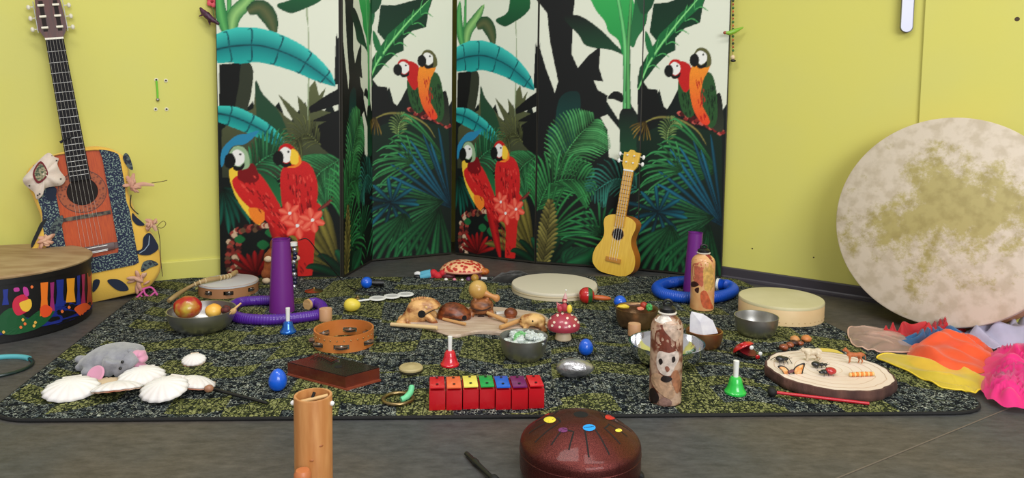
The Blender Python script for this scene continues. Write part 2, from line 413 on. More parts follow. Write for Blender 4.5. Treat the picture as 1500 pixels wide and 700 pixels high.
# ---- panel 1 (drawn from the wide left-hand copy)
A = dict(scr='A', k=0)
PY([(322, 95), (356, 92), (356, 160), (322, 165)], BLK, smooth=False, **A)
PY([(356, 90), (372, 105), (362, 165), (340, 190), (350, 130)], OLD, **A)
for pts in ([(326, 190), (356, 165), (372, 160), (375, 128), (392, 145), (418, 170), (432, 180), (420, 160), (408, 138), (424, 152), (440, 168), (436, 140), (452, 158), (452, 130), (462, 118), (468, 140), (478, 128), (468, 160), (500, 170), (500, 260), (326, 260)],):
    PY(pts, OLD, smooth=False, col2=OLIV, **A)
PY([(375, 120), (386, 138), (410, 165), (425, 205), (428, 240), (380, 230), (378, 190)], GR, col2=lc(40, 70, 50), **A)
PY([(452, 158), (478, 140), (500, 128), (500, 152), (470, 162), (455, 166)], BLK, smooth=False, **A)
PY([(455, 178), (478, 168), (500, 160), (500, 240), (470, 215), (455, 190), (478, 178)], BLK, smooth=False, **A)
PY([(490, 124), (492, 52), (497, 62), (500, 50), (501, 124)], BLK, smooth=False, **A)
# light stems, small leaves top left
BL([(322, 60), (334, 40), (337, 0), (337, -60)], 3, LG, MG, **A)
BL([(340, 52), (344, 24), (362, 4), (380, -20)], 9, lc(150, 200, 120), MG, **A)
BL([(364, 18), (382, 12), (396, 28), (404, 52)], 11, OLIV, GR, **A)
BL([(333, 52), (326, 28), (322, 0), (324, -30)], 7, LG, MG, **A)
BL([(452, 40), (453, 80), (452, 140), (451, 180)], .9, lc(150, 165, 130), lc(150, 165, 130), **A)
BL([(450, 0), (450, 20), (452, 40)], 1.0, lc(150, 165, 130), lc(150, 165, 130), **A)
# dark green leaf at the top
PY([(406, 8), (425, 20), (446, 14), (470, 2), (480, -14), (470, -60), (440, -40), (432, -4)], GR, col2=MG, **A)
# banana leaves
def banana(sp, w, n, **kw):
    wfb = lambda s: min(1, .72+s*1.2)*(1-s**2.6)**.85
    BL(sp, w, lc(16, 118, 122), [lc(60, 196, 184), lc(34, 168, 160)], wf=wfb, **kw)
    P = cr([(x, y, 0) for x, y in sp], 8); N_ = len(P)
    for j in range(1, n+1):
        i = int(j*N_/(n+1)); p = P[i]; t = (P[i+1]-P[i-1]).normalized(); nn = Vector((-t.y, t.x, 0)); ww = w*wfb(i/N_)
        for sg in (1, -1):
            q = p+nn*ww*sg; r_ = q-t*w*.25
            BL([(p.x, p.y), ((p.x+q.x)/2+t.x, (p.y+q.y)/2), (q.x, q.y), (r_.x, r_.y)], 1.0, TEALD, lc(8, 60, 70), **kw)
    BL([(p.x, p.y) for p in P[::3]], 1.7, lc(6, 52, 60), lc(16, 110, 116), wf=lambda s: 1-.6*s, **kw)
banana([(314, 74), (345, 68), (385, 68), (432, 84), (470, 108), (492, 127)], 24, 5, **A)
banana([(318, 166), (345, 172), (380, 188), (405, 204), (432, 226)], 14, 4, **A)
PY([(326, 220), (345, 200), (362, 196), (380, 192), (362, 210), (340, 216), (326, 245)], lc(40, 130, 170), **A)
# palm fronds
feather((352, 262), (395, 228), (430, 226), 20, 48, 2.4, lc(70, 160, 100), lc(18, 80, 50), seed=1, **A)
feather((500, 232), (462, 262), (440, 330), 26, 58, 2.4, lc(80, 170, 100), lc(20, 86, 50), seed=2, **A)
feather((470, 212), (448, 196), (428, 214), 16, 34, 1.6, lc(120, 126, 70), lc(50, 60, 40), seed=3, **A)
frond((330, 275), 50, 250, 350, 9, 6, lc(20, 110, 90), DKG, seed=4, **A)
PY([(352, 270), (392, 268), (398, 300), (375, 300), (356, 290)], lc(40, 130, 80), col2=GR, **A)
PY([(365, 250), (404, 262), (415, 300), (395, 290)], MG, col2=GR, **A)
# log, orchids, foliage at the foot
for i in range(60):
    rd = random.Random(i+50); t = i/59
    x = 340+75*t if i % 2 else 342+8*math.sin(i); y = 345-12*math.sin(t*3)+rd.uniform(-5, 5) if i % 2 else 350+55*t
    c = rd.choice([lc(120, 40, 34), lc(200, 170, 140), lc(96, 70, 50), lc(60, 20, 20), lc(150, 60, 50)])
    PY([(x-4, y), (x, y-4), (x+5, y), (x, y+4)], c, **A)
frond((375, 402), 40, 20, 165, 9, 5, RED, REDD, droop=.05, seed=5, **A)
for (x, y, r) in [(408, 362, 12), (386, 358, 9), (398, 340, 9), (352, 350, 8)]: PY([(x-r, y), (x, y-r*.8), (x+r, y), (x, y+r*.8)], lc(26, 98, 52), **A)
# olive broad leaf at the seam
frond((497, 400), 100, 100, 165, 8, 9, lc(150, 138, 60), lc(70, 66, 30), droop=.1, seed=6, **A)
# parrots of panel 1
def macaw(pts_body, pts_chest, head, tail, s=1, flip=1, col=RED, ce=REDD, **kw):
    x, y = head
    for t in tail: BL(t, 4.5*s, col, ce, **kw)
    PY(pts_chest, ORG, col2=YLW, **kw)
    PY(pts_body, col, tex=.35, col2=ce if False else lc(168, 22, 26), **kw)
def head(x, y, s, fx, capc, **kw):
    PY([(x-13*s*fx, y-4*s), (x-6*s*fx, y-15*s), (x+6*s*fx, y-15*s), (x+15*s*fx, y-4*s), (x+16*s*fx, y+14*s), (x+2*s*fx, y+18*s), (x-8*s*fx, y+10*s)], capc, **kw)
    PY([(x-10*s*fx, y-5*s), (x-2*s*fx, y-11*s), (x+8*s*fx, y-5*s), (x+8*s*fx, y+7*s), (x-1*s*fx, y+13*s), (x-8*s*fx, y+6*s)], WHT, **kw)
    PY([(x-10*s*fx, y-6*s), (x-19*s*fx, y-1*s), (x-20*s*fx, y+11*s), (x-13*s*fx, y+17*s), (x-6*s*fx, y+13*s), (x-4*s*fx, y+3*s)], BLK, **kw)
    PY([(x+1*s*fx, y-4*s), (x+3.5*s*fx, y-6*s), (x+5*s*fx, y-3.5*s), (x+3*s*fx, y-2*s)], BLK, **kw)
    PY([(x-9*s*fx, y+12*s), (x+2*s*fx, y+14*s), (x+9*s*fx, y+8*s), (x+7*s*fx, y+17*s), (x-4*s*fx, y+20*s)], BLK, **kw)
BL([(392, 300), (408, 345), (428, 410)], 8, RED, REDD, **A)
PY([(418, 340), (432, 300), (470, 300), (462, 345), (456, 410), (438, 410), (436, 350)], lc(196, 34, 30), tex=.2, **A)
PY([(336, 250), (352, 246), (368, 258), (382, 320), (378, 328), (362, 312), (345, 285)], YLW, **A)
PY([(342, 262), (368, 250), (384, 258), (402, 285), (420, 320), (424, 345), (412, 342), (392, 324), (362, 300), (346, 280)], RED, tex=.3, col2=lc(205, 36, 36), **A)
PY([(366, 304), (386, 308), (388, 322), (378, 328), (368, 318)], ORG, tex=.2, **A)
PY([(352, 246), (372, 240), (380, 262), (366, 268), (350, 262)], REDD, **A)
PY([(413, 250), (425, 240), (446, 236), (460, 250), (466, 280), (458, 316), (440, 318), (418, 312), (412, 280)], RED, tex=.3, col2=lc(200, 34, 36), **A)
PY([(424, 216), (436, 222), (442, 238), (430, 246), (414, 240)], ORG, **A)
head(350, 230, 1.0, 1, lc(150, 180, 140), **A); head(420, 226, .95, 1, RED, **A)
PY([(428, 218), (438, 226), (436, 240), (426, 238)], YLW, **A)
def streaks(x0, y0, x1, y1, w, n, c, **kw):
    rd = random.Random(int(x0+y0)); dx, dy = x1-x0, y1-y0; L_ = math.hypot(dx, dy)
    for i in range(n):
        t = rd.random(); o = rd.uniform(-w, w)*(1-.5*t); x = x0+dx*t-dy/L_*o; y = y0+dy*t+dx/L_*o; l = rd.uniform(5, 11)
        BL([(x, y), (x+dx/L_*l*.5+.4, y+dy/L_*l*.5), (x+dx/L_*l, y+dy/L_*l)], .8, c, c, **kw)
streaks(360, 262, 415, 335, 16, 60, lc(120, 12, 16), **A); streaks(438, 250, 446, 312, 20, 60, lc(120, 12, 16), **A); streaks(438, 250, 446, 312, 20, 25, lc(226, 70, 60), **A); streaks(360, 262, 415, 335, 16, 25, lc(226, 70, 60), **A)
streaks(412, 340, 450, 402, 10, 20, lc(120, 12, 16), **A)
def orchid(x, y, r, **kw):
    for i in range(6):
        a = i*PI/3+.3; BL([(x, y), (x+math.cos(a)*r*.6, y+math.sin(a)*r*.6), (x+math.cos(a)*r, y+math.sin(a)*r)], r*.26, lc(244, 120, 96), lc(214, 40, 34), **kw)
    PY([(x-r*.14, y), (x, y-r*.14), (x+r*.14, y), (x, y+r*.14)], WHT, **kw)
BL([(466, 308), (480, 298), (494, 284)], 2.5, lc(130, 60, 50), lc(60, 20, 20), **A)
orchid(425, 312, 17, **A); orchid(436, 330, 20, **A); orchid(458, 322, 19, **A)
# ---- panel 2
B = dict(scr='B', k=1)
PY([(786, 60), (796, 130), (790, 200), (786, 210)], BLK, smooth=False, **B)
PY([(786, 0), (800, -40), (850, -60), (840, 20), (838, 80), (860, 130), (870, 200), (830, 240), (800, 210), (812, 140), (818, 120), (806, 60), (802, 20)], BLK, smooth=False, **B)
PY([(790, 66), (800, 100), (812, 132), (816, 150), (795, 140), (786, 128), (786, 72)], BLK, smooth=False, **B)
PY([(840, 108), (862, 82), (880, 68), (878, 100), (884, 120), (870, 118), (876, 132), (890, 140), (888, 160), (880, 185), (855, 180), (848, 140)], BLK, smooth=False, **B)
PY([(786, 210), (786, 140), (800, 134), (815, 150), (830, 180), (830, 240), (800, 250)], BLK, smooth=False, **B)
PY([(818, 150), (835, 134), (850, 140), (848, 180), (834, 215), (814, 205)], lc(14, 74, 66), col2=lc(10, 40, 38), **B)
PY([(804, 190), (830, 184), (834, 215), (810, 230)], lc(18, 62, 58), **B)
# big green leaf and stem
PY([(826, 26), (850, 24), (880, 44), (900, 64), (920, 84), (896, 74), (860, 68), (848, 52)], GR, col2=BLK, **B)
PY([(858, -30), (870, 10), (886, 32), (892, 48), (906, 60), (914, 84), (922, 60), (936, 40), (926, -10), (928, -60), (880, -70)], lc(30, 140, 66), col2=lc(60, 180, 90), **B)
PY([(926, -60), (930, -10), (926, 30), (920, 60), (928, 70), (934, 56), (950, 28), (948, -20)], MG, col2=GR, **B)
BL([(896, -60), (904, -10), (914, 50), (917, 110), (916, 200)], 4.5, lc(120, 215, 130), MG, wf=lambda s: .3+.7*s, **B)
BL([(926, -20), (922, 40), (920, 90), (921, 190)], 4, LG, GR, wf=lambda s: .4+.6*s, **B)
PY([(890, 144), (900, 134), (912, 138), (912, 150), (900, 146)], BLK, **B)
PY([(906, 185), (912, 160), (934, 170), (934, 230), (908, 228)], GR, col2=BLK, **B)
PY([(880, 172), (890, 190), (892, 230), (908, 236), (908, 190), (900, 180), (890, 168)], PALE, smooth=False, **B)
feather((812, 262), (836, 214), (870, 176), 24, 56, 2.4, lc(100, 190, 110), lc(24, 100, 56), seed=11, **B)
feather((786, 310), (810, 268), (866, 262), 24, 56, 3, lc(70, 170, 90), lc(18, 86, 48), seed=12, **B)
feather((940, 280), (905, 262), (868, 282), 18, 40, 2.2, lc(60, 150, 130), lc(14, 60, 56), seed=13, **B)
frond((800, 345), 95, -20, 88, 14, 3.2, lc(66, 170, 88), lc(16, 84, 46), seed=14, **B)
frond((880, 345), 60, 30, 170, 12, 3, lc(50, 140, 80), lc(14, 66, 40), seed=15, **B)
frond((800, 395), 70, 20, 160, 9, 9, lc(20, 84, 50), DKG, seed=16, **B)
for i in range(6): BL([(852-10*i % 30, 400-i*3), (830+i*6, 376), (850+i*4, 362)], 9, lc(24, 100, 56), DKG, **B)
# olive broad leaf shared with panel 1
feather((792, 402), (800, 356), (806, 298), 16, 26, 5, lc(150, 140, 70), lc(70, 70, 34), seed=17, ang=35, **B)
# ---- panel 3
D = dict(scr='B', k=2)
PY([(936, 110), (950, 130), (964, 132), (966, 150), (982, 164), (970, 175), (955, 180), (944, 205), (935, 215)], BLK, smooth=False, **D)
PY([(934, 200), (980, 178), (1058, 196), (1058, 420), (934, 420)], BLK, smooth=False, col2=DKG, **D)
PY([(935, 130), (938, 100), (948, 82), (962, 60), (952, 48), (958, 6), (980, 4), (1040, -20), (1030, 10), (1026, 34), (1004, 42), (990, 56), (990, 74), (978, 80), (962, 96), (950, 112)], lc(14, 66, 38), col2=lc(10, 42, 28), smooth=False, **D)
PY([(938, 126), (944, 96), (966, 52), (1000, 18), (1036, -14), (1030, 8), (1000, 34), (972, 66), (950, 100)], lc(24, 104, 54), smooth=False, **D)
for t_ in range(6):
    x = 948+14*t_; y = 100-17*t_
    BL([(x, y), (x+10, y-4), (x+20, y+2)], 1, lc(90, 185, 100), MG, **D); BL([(x, y), (x, y-12), (x+4, y-26)], 1, lc(90, 185, 100), MG, **D)
BL([(936, 132), (952, 92), (990, 38), (1036, -16)], 1.6, lc(150, 220, 140), lc(90, 190, 100), **D)
PY([(946, 46), (954, 60), (960, 86), (952, 80), (946, 66)], lc(30, 110, 60), **D)
PY([(934, -30), (940, 20), (958, 6), (960, -40)], GR, **D)
# branch and second pair of parrots
BL([(940, 182), (965, 172), (996, 176), (1022, 192), (1036, 214)], 2, lc(150, 140, 70), OLD, **D)
feather((978, 210), (980, 190), (990, 176), 12, 20, 1.6, lc(170, 190, 110), MG, seed=21, **D)
frond((946, 178), 22, 190, 290, 8, 2, lc(170, 140, 60), lc(90, 70, 30), seed=22, **D)
for i in range(40):
    rd = random.Random(i+9); x = 996+62*i/39; y = 166+28*i/39+rd.uniform(-4, 4)
    PY([(x-4, y), (x, y-3), (x+5, y), (x, y+3)], rd.choice([lc(130, 36, 34), lc(196, 90, 80), lc(70, 16, 18)]), **D)
PY([(1042, 185), (1044, 150), (1056, 138), (1060, 190)], OLD, col2=BLK, **D)
PY([(994, 120), (1004, 118), (1016, 130), (1018, 165), (1006, 172), (996, 150)], lc(38, 80, 40), tex=.3, **D)
PY([(990, 92), (1006, 92), (1014, 104), (1010, 130), (1002, 134), (992, 112)], RED, tex=.3, **D)
PY([(1026, 112), (1042, 108), (1050, 136), (1050, 178), (1038, 186), (1028, 150)], lc(40, 80, 40), tex=.4, **D)
PY([(1014, 98), (1030, 88), (1040, 98), (1030, 120), (1028, 150), (1040, 178), (1030, 182), (1016, 160), (1010, 124)], lc(226, 60, 36), tex=.3, col2=lc(240, 150, 40), **D)
streaks(1004, 132, 1008, 165, 8, 18, lc(16, 40, 20), **D); streaks(1040, 116, 1044, 176, 8, 30, lc(16, 40, 20), **D); streaks(1024, 112, 1030, 172, 7, 22, lc(180, 26, 24), **D)
head(990, 100, .8, 1, RED, **D); head(1028, 84, .85, 1, lc(90, 90, 50), **D)
# fronds of panel 3
frond((1052, 250), 120, 120, 205, 14, 3.6, lc(74, 170, 96), lc(20, 84, 50), seed=23, droop=.3, **D)
frond((1058, 330), 130, 96, 150, 9, 5, lc(34, 120, 150), lc(10, 50, 66), seed=24, droop=.05, **D)
frond((1046, 318), 115, 150, 215, 11, 4, lc(64, 150, 90), lc(14, 66, 44), seed=25, **D)
frond((965, 310), 42, 0, 350, 12, 6, lc(24, 110, 130), lc(8, 44, 56), seed=26, droop=.05, **D)
frond((985, 330), 80, 200, 300, 10, 6, lc(46, 130, 74), lc(14, 70, 42), seed=27, **D)
frond((1040, 330), 95, 205, 285, 9, 6.5, lc(44, 130, 72), lc(12, 66, 40), seed=28, **D)
frond((1000, 250), 60, 100, 200, 9, 2.5, lc(80, 170, 100), MG, seed=29, **D)
# the overhanging top (out of the picture) goes on in the same manner
for i in range(9):
    x = 100+105*i; z = (1.25+.12*math.sin(i*2.4))*PXM
    blade([(x, z), (x+60, z+120), (x+20, z+260)], 50, lc(60, 160, 84), [GR, MG])
# ---- sample the canvas onto a fine mesh per panel
CVs = (CV+np.roll(CV, 1, 0)+np.roll(CV, 1, 1)+np.roll(np.roll(CV, 1, 0), 1, 1))/4
def print_mat():
    m = bpy.data.materials.new('printed_jungle_canvas'); m.use_nodes = True; N = m.node_tree.nodes; L = m.node_tree.links; b = N['Principled BSDF']
    a = N.new('ShaderNodeVertexColor'); a.layer_name = 'ink'; L.new(a.outputs[0], b.inputs['Base Color']); b.inputs['Roughness'].default_value = .55; b.inputs['Specular IOR Level'].default_value = .25
    return m
PRM = print_mat(); SCRE = mat('screen_wood_edge', (40, 38, 30), .5); SCRB = mat('screen_back_canvas', (205, 205, 190), .7)
def panel_mesh(k, w):
    nx = max(24, int(w/.0030)); zs = np.concatenate([np.arange(.012, 1.10, .0030), np.arange(1.10, ZTOP-.012, .012)]); nz = len(zs)
    xs = np.linspace(.003, w-.003, nx+1)
    X, Z = np.meshgrid(xs, zs); co = np.zeros((nz*(nx+1), 3), np.float32); co[:, 0] = X.ravel(); co[:, 2] = Z.ravel(); co[:, 1] = -.0105
    i = np.arange(nz-1)[:, None]*(nx+1)+np.arange(nx)[None, :]
    q = np.stack([i, i+1, i+nx+2, i+nx+1], -1).reshape(-1, 4)
    me = bpy.data.meshes.new('print'); me.vertices.add(len(co)); me.vertices.foreach_set('co', co.ravel())
    me.loops.add(q.size); me.loops.foreach_set('vertex_index', q.ravel().astype(np.int32))
    me.polygons.add(len(q)); me.polygons.foreach_set('loop_start', (np.arange(len(q))*4).astype(np.int32)); me.polygons.foreach_set('loop_total', np.full(len(q), 4, np.int32))
    me.update(calc_edges=True)
    ca = me.color_attributes.new('ink', 'FLOAT_COLOR', 'POINT')
    cx = np.clip((k*PW+X/w*PW).astype(int), k*PW+1, min((k+1)*PW-1, CVW-1)); cz = np.clip((Z*PXM).astype(int), 1, CVH-1)
    col = np.ones((nz*(nx+1), 4), np.float32); col[:, :3] = CVs[cz.ravel(), cx.ravel()]
    ca.data.foreach_set('color', col.ravel()); me.materials.append(PRM); return me
def screen(base, label):
    root = thing('folding_screen', label, 'folding screen', base[0])
    for k in range(3):
        a, b = base[k], base[k+1]; e = b-a; w = e.length; ang = math.atan2(e.y, e.x)
        p = part('screen_panel', MB().box(0, w, -.009, .012, .004, ZTOP, bev=.002), SCRE, root); p.location = a-base[0]; p.rotation_euler = (0, 0, ang)
        part('printed_canvas', panel_mesh(k, w), PRM, p)
        for hz in (.3, .95, 1.55):
            if k: h = part('hinge', MB().lathe([(0, 0), (.004, 0), (.004, .05), (0, .05)], 8, Tm((-.001, .014, hz))), mat('brass_hinge', (150, 120, 60), .35, 1), root); h.location = a-base[0]; h.rotation_euler = (0, 0, ang)
screen(BA, 'tall folding screen with printed jungle macaws, standing by the yellow wall on the left')
screen(BB, 'tall folding screen with printed jungle macaws, standing behind the ukulele')
# ---------------------------------------------------------------- the rug
def rug_mat():
    m = bpy.data.materials.new('woven_rug_pile'); m.use_nodes = True; nt = m.node_tree; N = nt.nodes; L = nt.links; b = N['Principled BSDF']
    def nd(t, **k):
        n = N.new(t)
        for a, v in k.items(): setattr(n, a, v)
        return n
    def mth(op, a, b_=None, c=None):
        n = nd('ShaderNodeMath', operation=op)
        for i, v in enumerate((a, b_, c)):
            if v is None: continue
            if isinstance(v, (int, float)): n.inputs[i].default_value = v
            else: L.new(v, n.inputs[i])
        return n.outputs[0]
    tc = nd('ShaderNodeTexCoord'); sp = nd('ShaderNodeSeparateXYZ'); L.new(tc.outputs['Object'], sp.inputs[0]); x, y = sp.outputs[0], sp.outputs[1]
    col = mth('FLOOR', mth('DIVIDE', mth('ADD', x, mth('MULTIPLY', mth('SINE', mth('MULTIPLY', y, 9)), .012)), .118))
    wv = mth('ADD', mth('MULTIPLY', mth('SINE', mth('MULTIPLY', x, 19)), .028), mth('MULTIPLY', mth('SINE', mth('MULTIPLY_ADD', x, 6.3, 1.0)), .03))
    yy_ = mth('ADD', y, wv)
    cb = nd('ShaderNodeCombineXYZ'); L.new(mth('MULTIPLY', col, .61), cb.inputs[0]); L.new(mth('MULTIPLY', yy_, 9.5), cb.inputs[1]); L.new(mth('MULTIPLY', col, 1.7), cb.inputs[2])
    nz = nd('ShaderNodeTexNoise'); nz.inputs['Scale'].default_value = 1; nz.inputs['Detail'].default_value = 0; L.new(cb.outputs[0], nz.inputs[0])
    msk = mth('GREATER_THAN', nz.outputs[0], .53)
    vo = nd('ShaderNodeTexVoronoi'); vo.inputs['Scale'].default_value = 140; L.new(tc.outputs['Object'], vo.inputs[0])
    ve = nd('ShaderNodeTexVoronoi', feature='DISTANCE_TO_EDGE'); ve.inputs['Scale'].default_value = 140; L.new(tc.outputs['Object'], ve.inputs[0])
    sc = nd('ShaderNodeSeparateColor'); L.new(vo.outputs['Color'], sc.inputs[0])
    inside = mth('GREATER_THAN', ve.outputs[0], .10)
    # dark ground with pale flecks
    r1 = nd('ShaderNodeValToRGB'); r1.color_ramp.interpolation = 'CONSTANT'
    e = r1.color_ramp.elements; e[0].position = 0; e[0].color = L3((22, 28, 34)); e[1].position = .34; e[1].color = L3((84, 94, 96))
    e2 = r1.color_ramp.elements.new(.55); e2.color = L3((132, 140, 134)); e3 = r1.color_ramp.elements.new(.76); e3.color = L3((172, 176, 162)); e4 = r1.color_ramp.elements.new(.93); e4.color = L3((84, 92, 66))
    L.new(sc.outputs[0], r1.inputs[0])
    r2 = nd('ShaderNodeValToRGB'); r2.color_ramp.interpolation = 'CONSTANT'
    e = r2.color_ramp.elements; e[0].position = 0; e[0].color = L3((52, 58, 36)); e[1].position = .22; e[1].color = L3((116, 120, 70))
    e2 = r2.color_ramp.elements.new(.6); e2.color = L3((146, 148, 96))
    L.new(sc.outputs[1], r2.inputs[0])
    def mixc(f, a, b_):
        n = nd('ShaderNodeMix', data_type='RGBA')
        if isinstance(f, (int, float)): n.inputs[0].default_value = f
        else: L.new(f, n.inputs[0])
        for i, v in ((6, a), (7, b_)):
            if isinstance(v, tuple): n.inputs[i].default_value = v
            else: L.new(v, n.inputs[i])
        return n.outputs[2]
    eg = mth('LESS_THAN', ve.outputs[0], .085); dk = mixc(eg, L3((14, 19, 25)), r1.outputs[0]); ol = mixc(inside, L3((30, 35, 24)), r2.outputs[0])
    allc = mixc(msk, dk, ol)
    # fine ribs and the column joints
    fx = mth('ABSOLUTE', mth('SUBTRACT', mth('FRACT', mth('DIVIDE', x, .022)), .5)); rib = mth('GREATER_THAN', fx, .455)
    res = mixc(mth('MULTIPLY', rib, .75), allc, L3((14, 17, 16)))
    L.new(res, b.inputs['Base Color']); b.inputs['Roughness'].default_value = .9; b.inputs['Specular IOR Level'].default_value = .1
    bp = nd('ShaderNodeBump'); bp.inputs['Strength'].default_value = .5; bp.inputs['Distance'].default_value = .003; L.new(ve.outputs[0], bp.inputs['Height']); L.new(bp.outputs[0], b.inputs['Normal'])
    return m
RC = [G(-30, 619, 0), G(1470, 607, 0), G(1072, 407, 0), G(232, 410, 0)]
rax = (RC[1]-RC[0]); rang = math.atan2(rax.y, rax.x); rug_loc = Vector((RC[0].x, RC[0].y, 0))
MR = Matrix.Translation(rug_loc) @ Matrix.Rotation(rang, 4, 'Z'); MRI = MR.inverted()
rc = [MRI @ p for p in RC]; outl = []
for i in range(4):
    p = rc[i]; a = (rc[i-1]-p).normalized(); b = (rc[(i+1) % 4]-p).normalized(); rr = (.10, .12, .10, .08)[i]
    p0 = p+a*rr; p2 = p+b*rr
    for k in range(9): t = k/8; outl.append(p0*(1-t)**2+p*2*t*(1-t)+p2*t*t)
rug = thing('rug', 'large dark woven rug with olive patches spread across the floor', 'rug', rug_loc, rang)
part('pile', MB().prism([(p.x, p.y) for p in outl], .0005, RT), rug_mat(), rug, smooth=False)
part('binding', MB().tube([(p.x, p.y, .0040) for p in outl], .0042, 8, closed=True), mat('black_rug_binding', (13, 13, 14), .8, bump=.5, bscale=400), rug)
# ---------------------------------------------------------------- string instruments
HW = [(0, 0), (.004, .38), (.03, .66), (.12, .93), (.24, 1.0), (.38, .93), (.52, .72), (.62, .645), (.72, .67), (.82, .745), (.91, .73), (.97, .55), (.997, .30), (1, 0)]
def outline(L_, w_, n=4, grow=0):
    P = cr([(a*w_, b*L_, 0) for b, a in HW], n)
    P = [Vector((max(0, p.x), min(max(p.y, 0), L_), 0)) for p in P]
    if grow: c = Vector((0, L_*.45, 0)); P = [c+(p-c)*(1+grow/(p-c).length) for p in P]
    return [(p.x, p.y) for p in P[1:-1]]+[(0, P[-1].y)]+[(-p.x, p.y) for p in P[-2:0:-1]]+[(0, P[0].y)]
def guitar_body(L_, w_, d, z0=0):
    return MB().prism(outline(L_, w_), z0-d, z0)
def strings(n, x0, x1, ya, yb, za, zb, r):
    out = []
    for i in range(n):
        t = i/(n-1)-.5; out.append(MB().tube([(x0*t, ya, za), (x1*t, yb, zb)], r, 5))
    return out
# ---- classical guitar in its cloth apron
gB = G(150, 441, 0); gT = atY(68, -9, gB.y+.075); gn = Vector((dl.y, -dl.x, 0))
gM = frame(gB+Vector((0, 0, .002)), gT, gn); GL = (gT-gB).length
g = thing('classical_guitar', 'classical guitar dressed in a yellow cloth apron, leaning on the left wall', 'guitar', gM.translation, gM.to_3x3().to_4x4())
S = GL
SPRU = mat('orange_spruce_top', (190, 78, 20), .45, rgb2=(172, 64, 16), scale=60, stretch=(5, .4, 1), spec=.25)
MAHO = mat('mahogany', (88, 36, 26), .35, rgb2=(62, 24, 18), scale=30, stretch=(4, .5, 1), coat=.4)
part('body', guitar_body(.485*S, .185*S, .095*S, -.003), MAHO, g)
part('soundboard', MB().prism(outline(.485*S, .184*S), -.003, 0), SPRU, g)
hy = .355*S
part('sound_hole', MB().prism([(math.cos(a*PI/16)*.044*S, hy+math.sin(a*PI/16)*.044*S) for a in range(32)], .0002, .0008), mat('dark_guitar_inside', (22, 14, 12), .9), g)
def ring(r0, r1, cx, cy, z0, z1, n=40):
    mb = MB(); vs = []
    for r, z in ((r0, z0), (r0, z1), (r1, z1), (r1, z0)): vs += [(cx+math.cos(2*PI*k/n)*r, cy+math.sin(2*PI*k/n)*r, z) for k in range(n)]
    return mb.add(vs, [(q*n+k, q*n+(k+1) % n, ((q+1) % 4)*n+(k+1) % n, ((q+1) % 4)*n+k) for q in range(4) for k in range(n)])
part('rosette', ring(.045*S, .066*S, 0, hy, .0002, .0010), mat('rosette_inlay', (92, 32, 14), .6, rgb2=(160, 76, 34), scale=110, kind='voronoi', thr=(.2, .5)), g)
part('rosette_line', ring(.0668*S, .0682*S, 0, hy, .0002, .0011), mat('dark_purfling', (30, 16, 12), .5), g)
FBD = mat('ebony_fingerboard', (20, 18, 22), .65, spec=.2)
yn = .848*S; yb0 = .315*S+.01
part('fingerboard', MB().add([(-.030*S, hy+.036*S, .001), (.030*S, hy+.036*S, .001), (.025*S, yn, .001), (-.025*S, yn, .001), (-.030*S, hy+.036*S, .008), (.030*S, hy+.036*S, .008), (.025*S, yn, .008), (-.025*S, yn, .008)], [(3, 2, 1, 0), (4, 5, 6, 7), (0, 1, 5, 4), (1, 2, 6, 5), (2, 3, 7, 6), (3, 0, 4, 7)]), FBD, g)
part('neck', MB().box(-.024*S, .024*S, .47*S, yn, -.018*S, .001, bev=.006), MAHO, g)
by = .168*S; sl = yn-by
for k in range(1, 20):
    y = by+sl/2**(k/12); 
    if y < hy+.04*S: continue
    part('fret', MB().box(-.027*S, .027*S, y-.0006, y+.0006, .008, .0090), mat('fret_wire', (140, 138, 134), .35, .8), g)
part('nut', MB().box(-.0255*S, .0255*S, yn, yn+.006*S, .004, .011), mat('bone_white', (236, 230, 214), .4), g)
head_o = [(-.025, .854), (.025, .854), (.040, .885), (.038, .935), (.034, .985), (.018, 1.0), (0, .992), (-.018, 1.0), (-.034, .985), (-.038, .935), (-.040, .885)]
hd = part('headstock', MB().prism([(x*S, y*S) for x, y in head_o], -.014, .004), MAHO, g)
for sx_ in (-1, 1):
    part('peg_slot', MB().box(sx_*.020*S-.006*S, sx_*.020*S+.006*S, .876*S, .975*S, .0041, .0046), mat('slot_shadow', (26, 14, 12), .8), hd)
    part('tuner_plate', MB().box(sx_*.041*S-.001, sx_*.041*S+.001, .875*S, .975*S, -.012, .002), CHROME, g)
    for k in range(3):
        y = (.888+.036*k)*S
        part('string_post', MB().tube([(sx_*.011*S, y, .006), (sx_*.030*S, y, .006)], .0042*S, 10), mat('ivory_roller', (238, 232, 214), .3), g)
        t = part('tuning_peg', MB().tube([(sx_*.040*S, y, -.008), (sx_*.050*S, y, -.008)], .0022, 8).ball((sx_*.056*S, y, -.008), .006*S, .0085*S, .0045*S, 14, 8), mat('pearl_peg', (222, 216, 196), .3), g)
SADY = by
part('bridge', MB().box(-.062*S, .062*S, by-.014*S, by+.010*S, .0005, .009, bev=.002).box(-.085*S, .085*S, by-.011*S, by+.008*S, .0005, .004), mat('rosewood_bridge', (70, 30, 20), .4), g)
for dy in (.004, -.009): part('saddle', MB().box(-.042*S, .042*S, by+dy*S-.001, by+dy*S+.001, .009, .0115), WHP, g)
part('tie_block', MB().box(-.04*S, .04*S, by-.0135*S, by-.0115*S, .009, .0108), WHP, g)
for i, smb in enumerate(strings(6, .060*S, .042*S, by, yn+.003, .0118, .0118, .00032)): part('string', smb, mat('nylon_string', (190, 186, 176), .4), g)
# cross strap under the hole
part('strap', MB().box(-.068*S, .068*S, hy-.086*S, hy-.074*S, .0012, .0035), mat('dark_patterned_strap', (40, 36, 44), .8, rgb2=(120, 110, 90), scale=60), g)
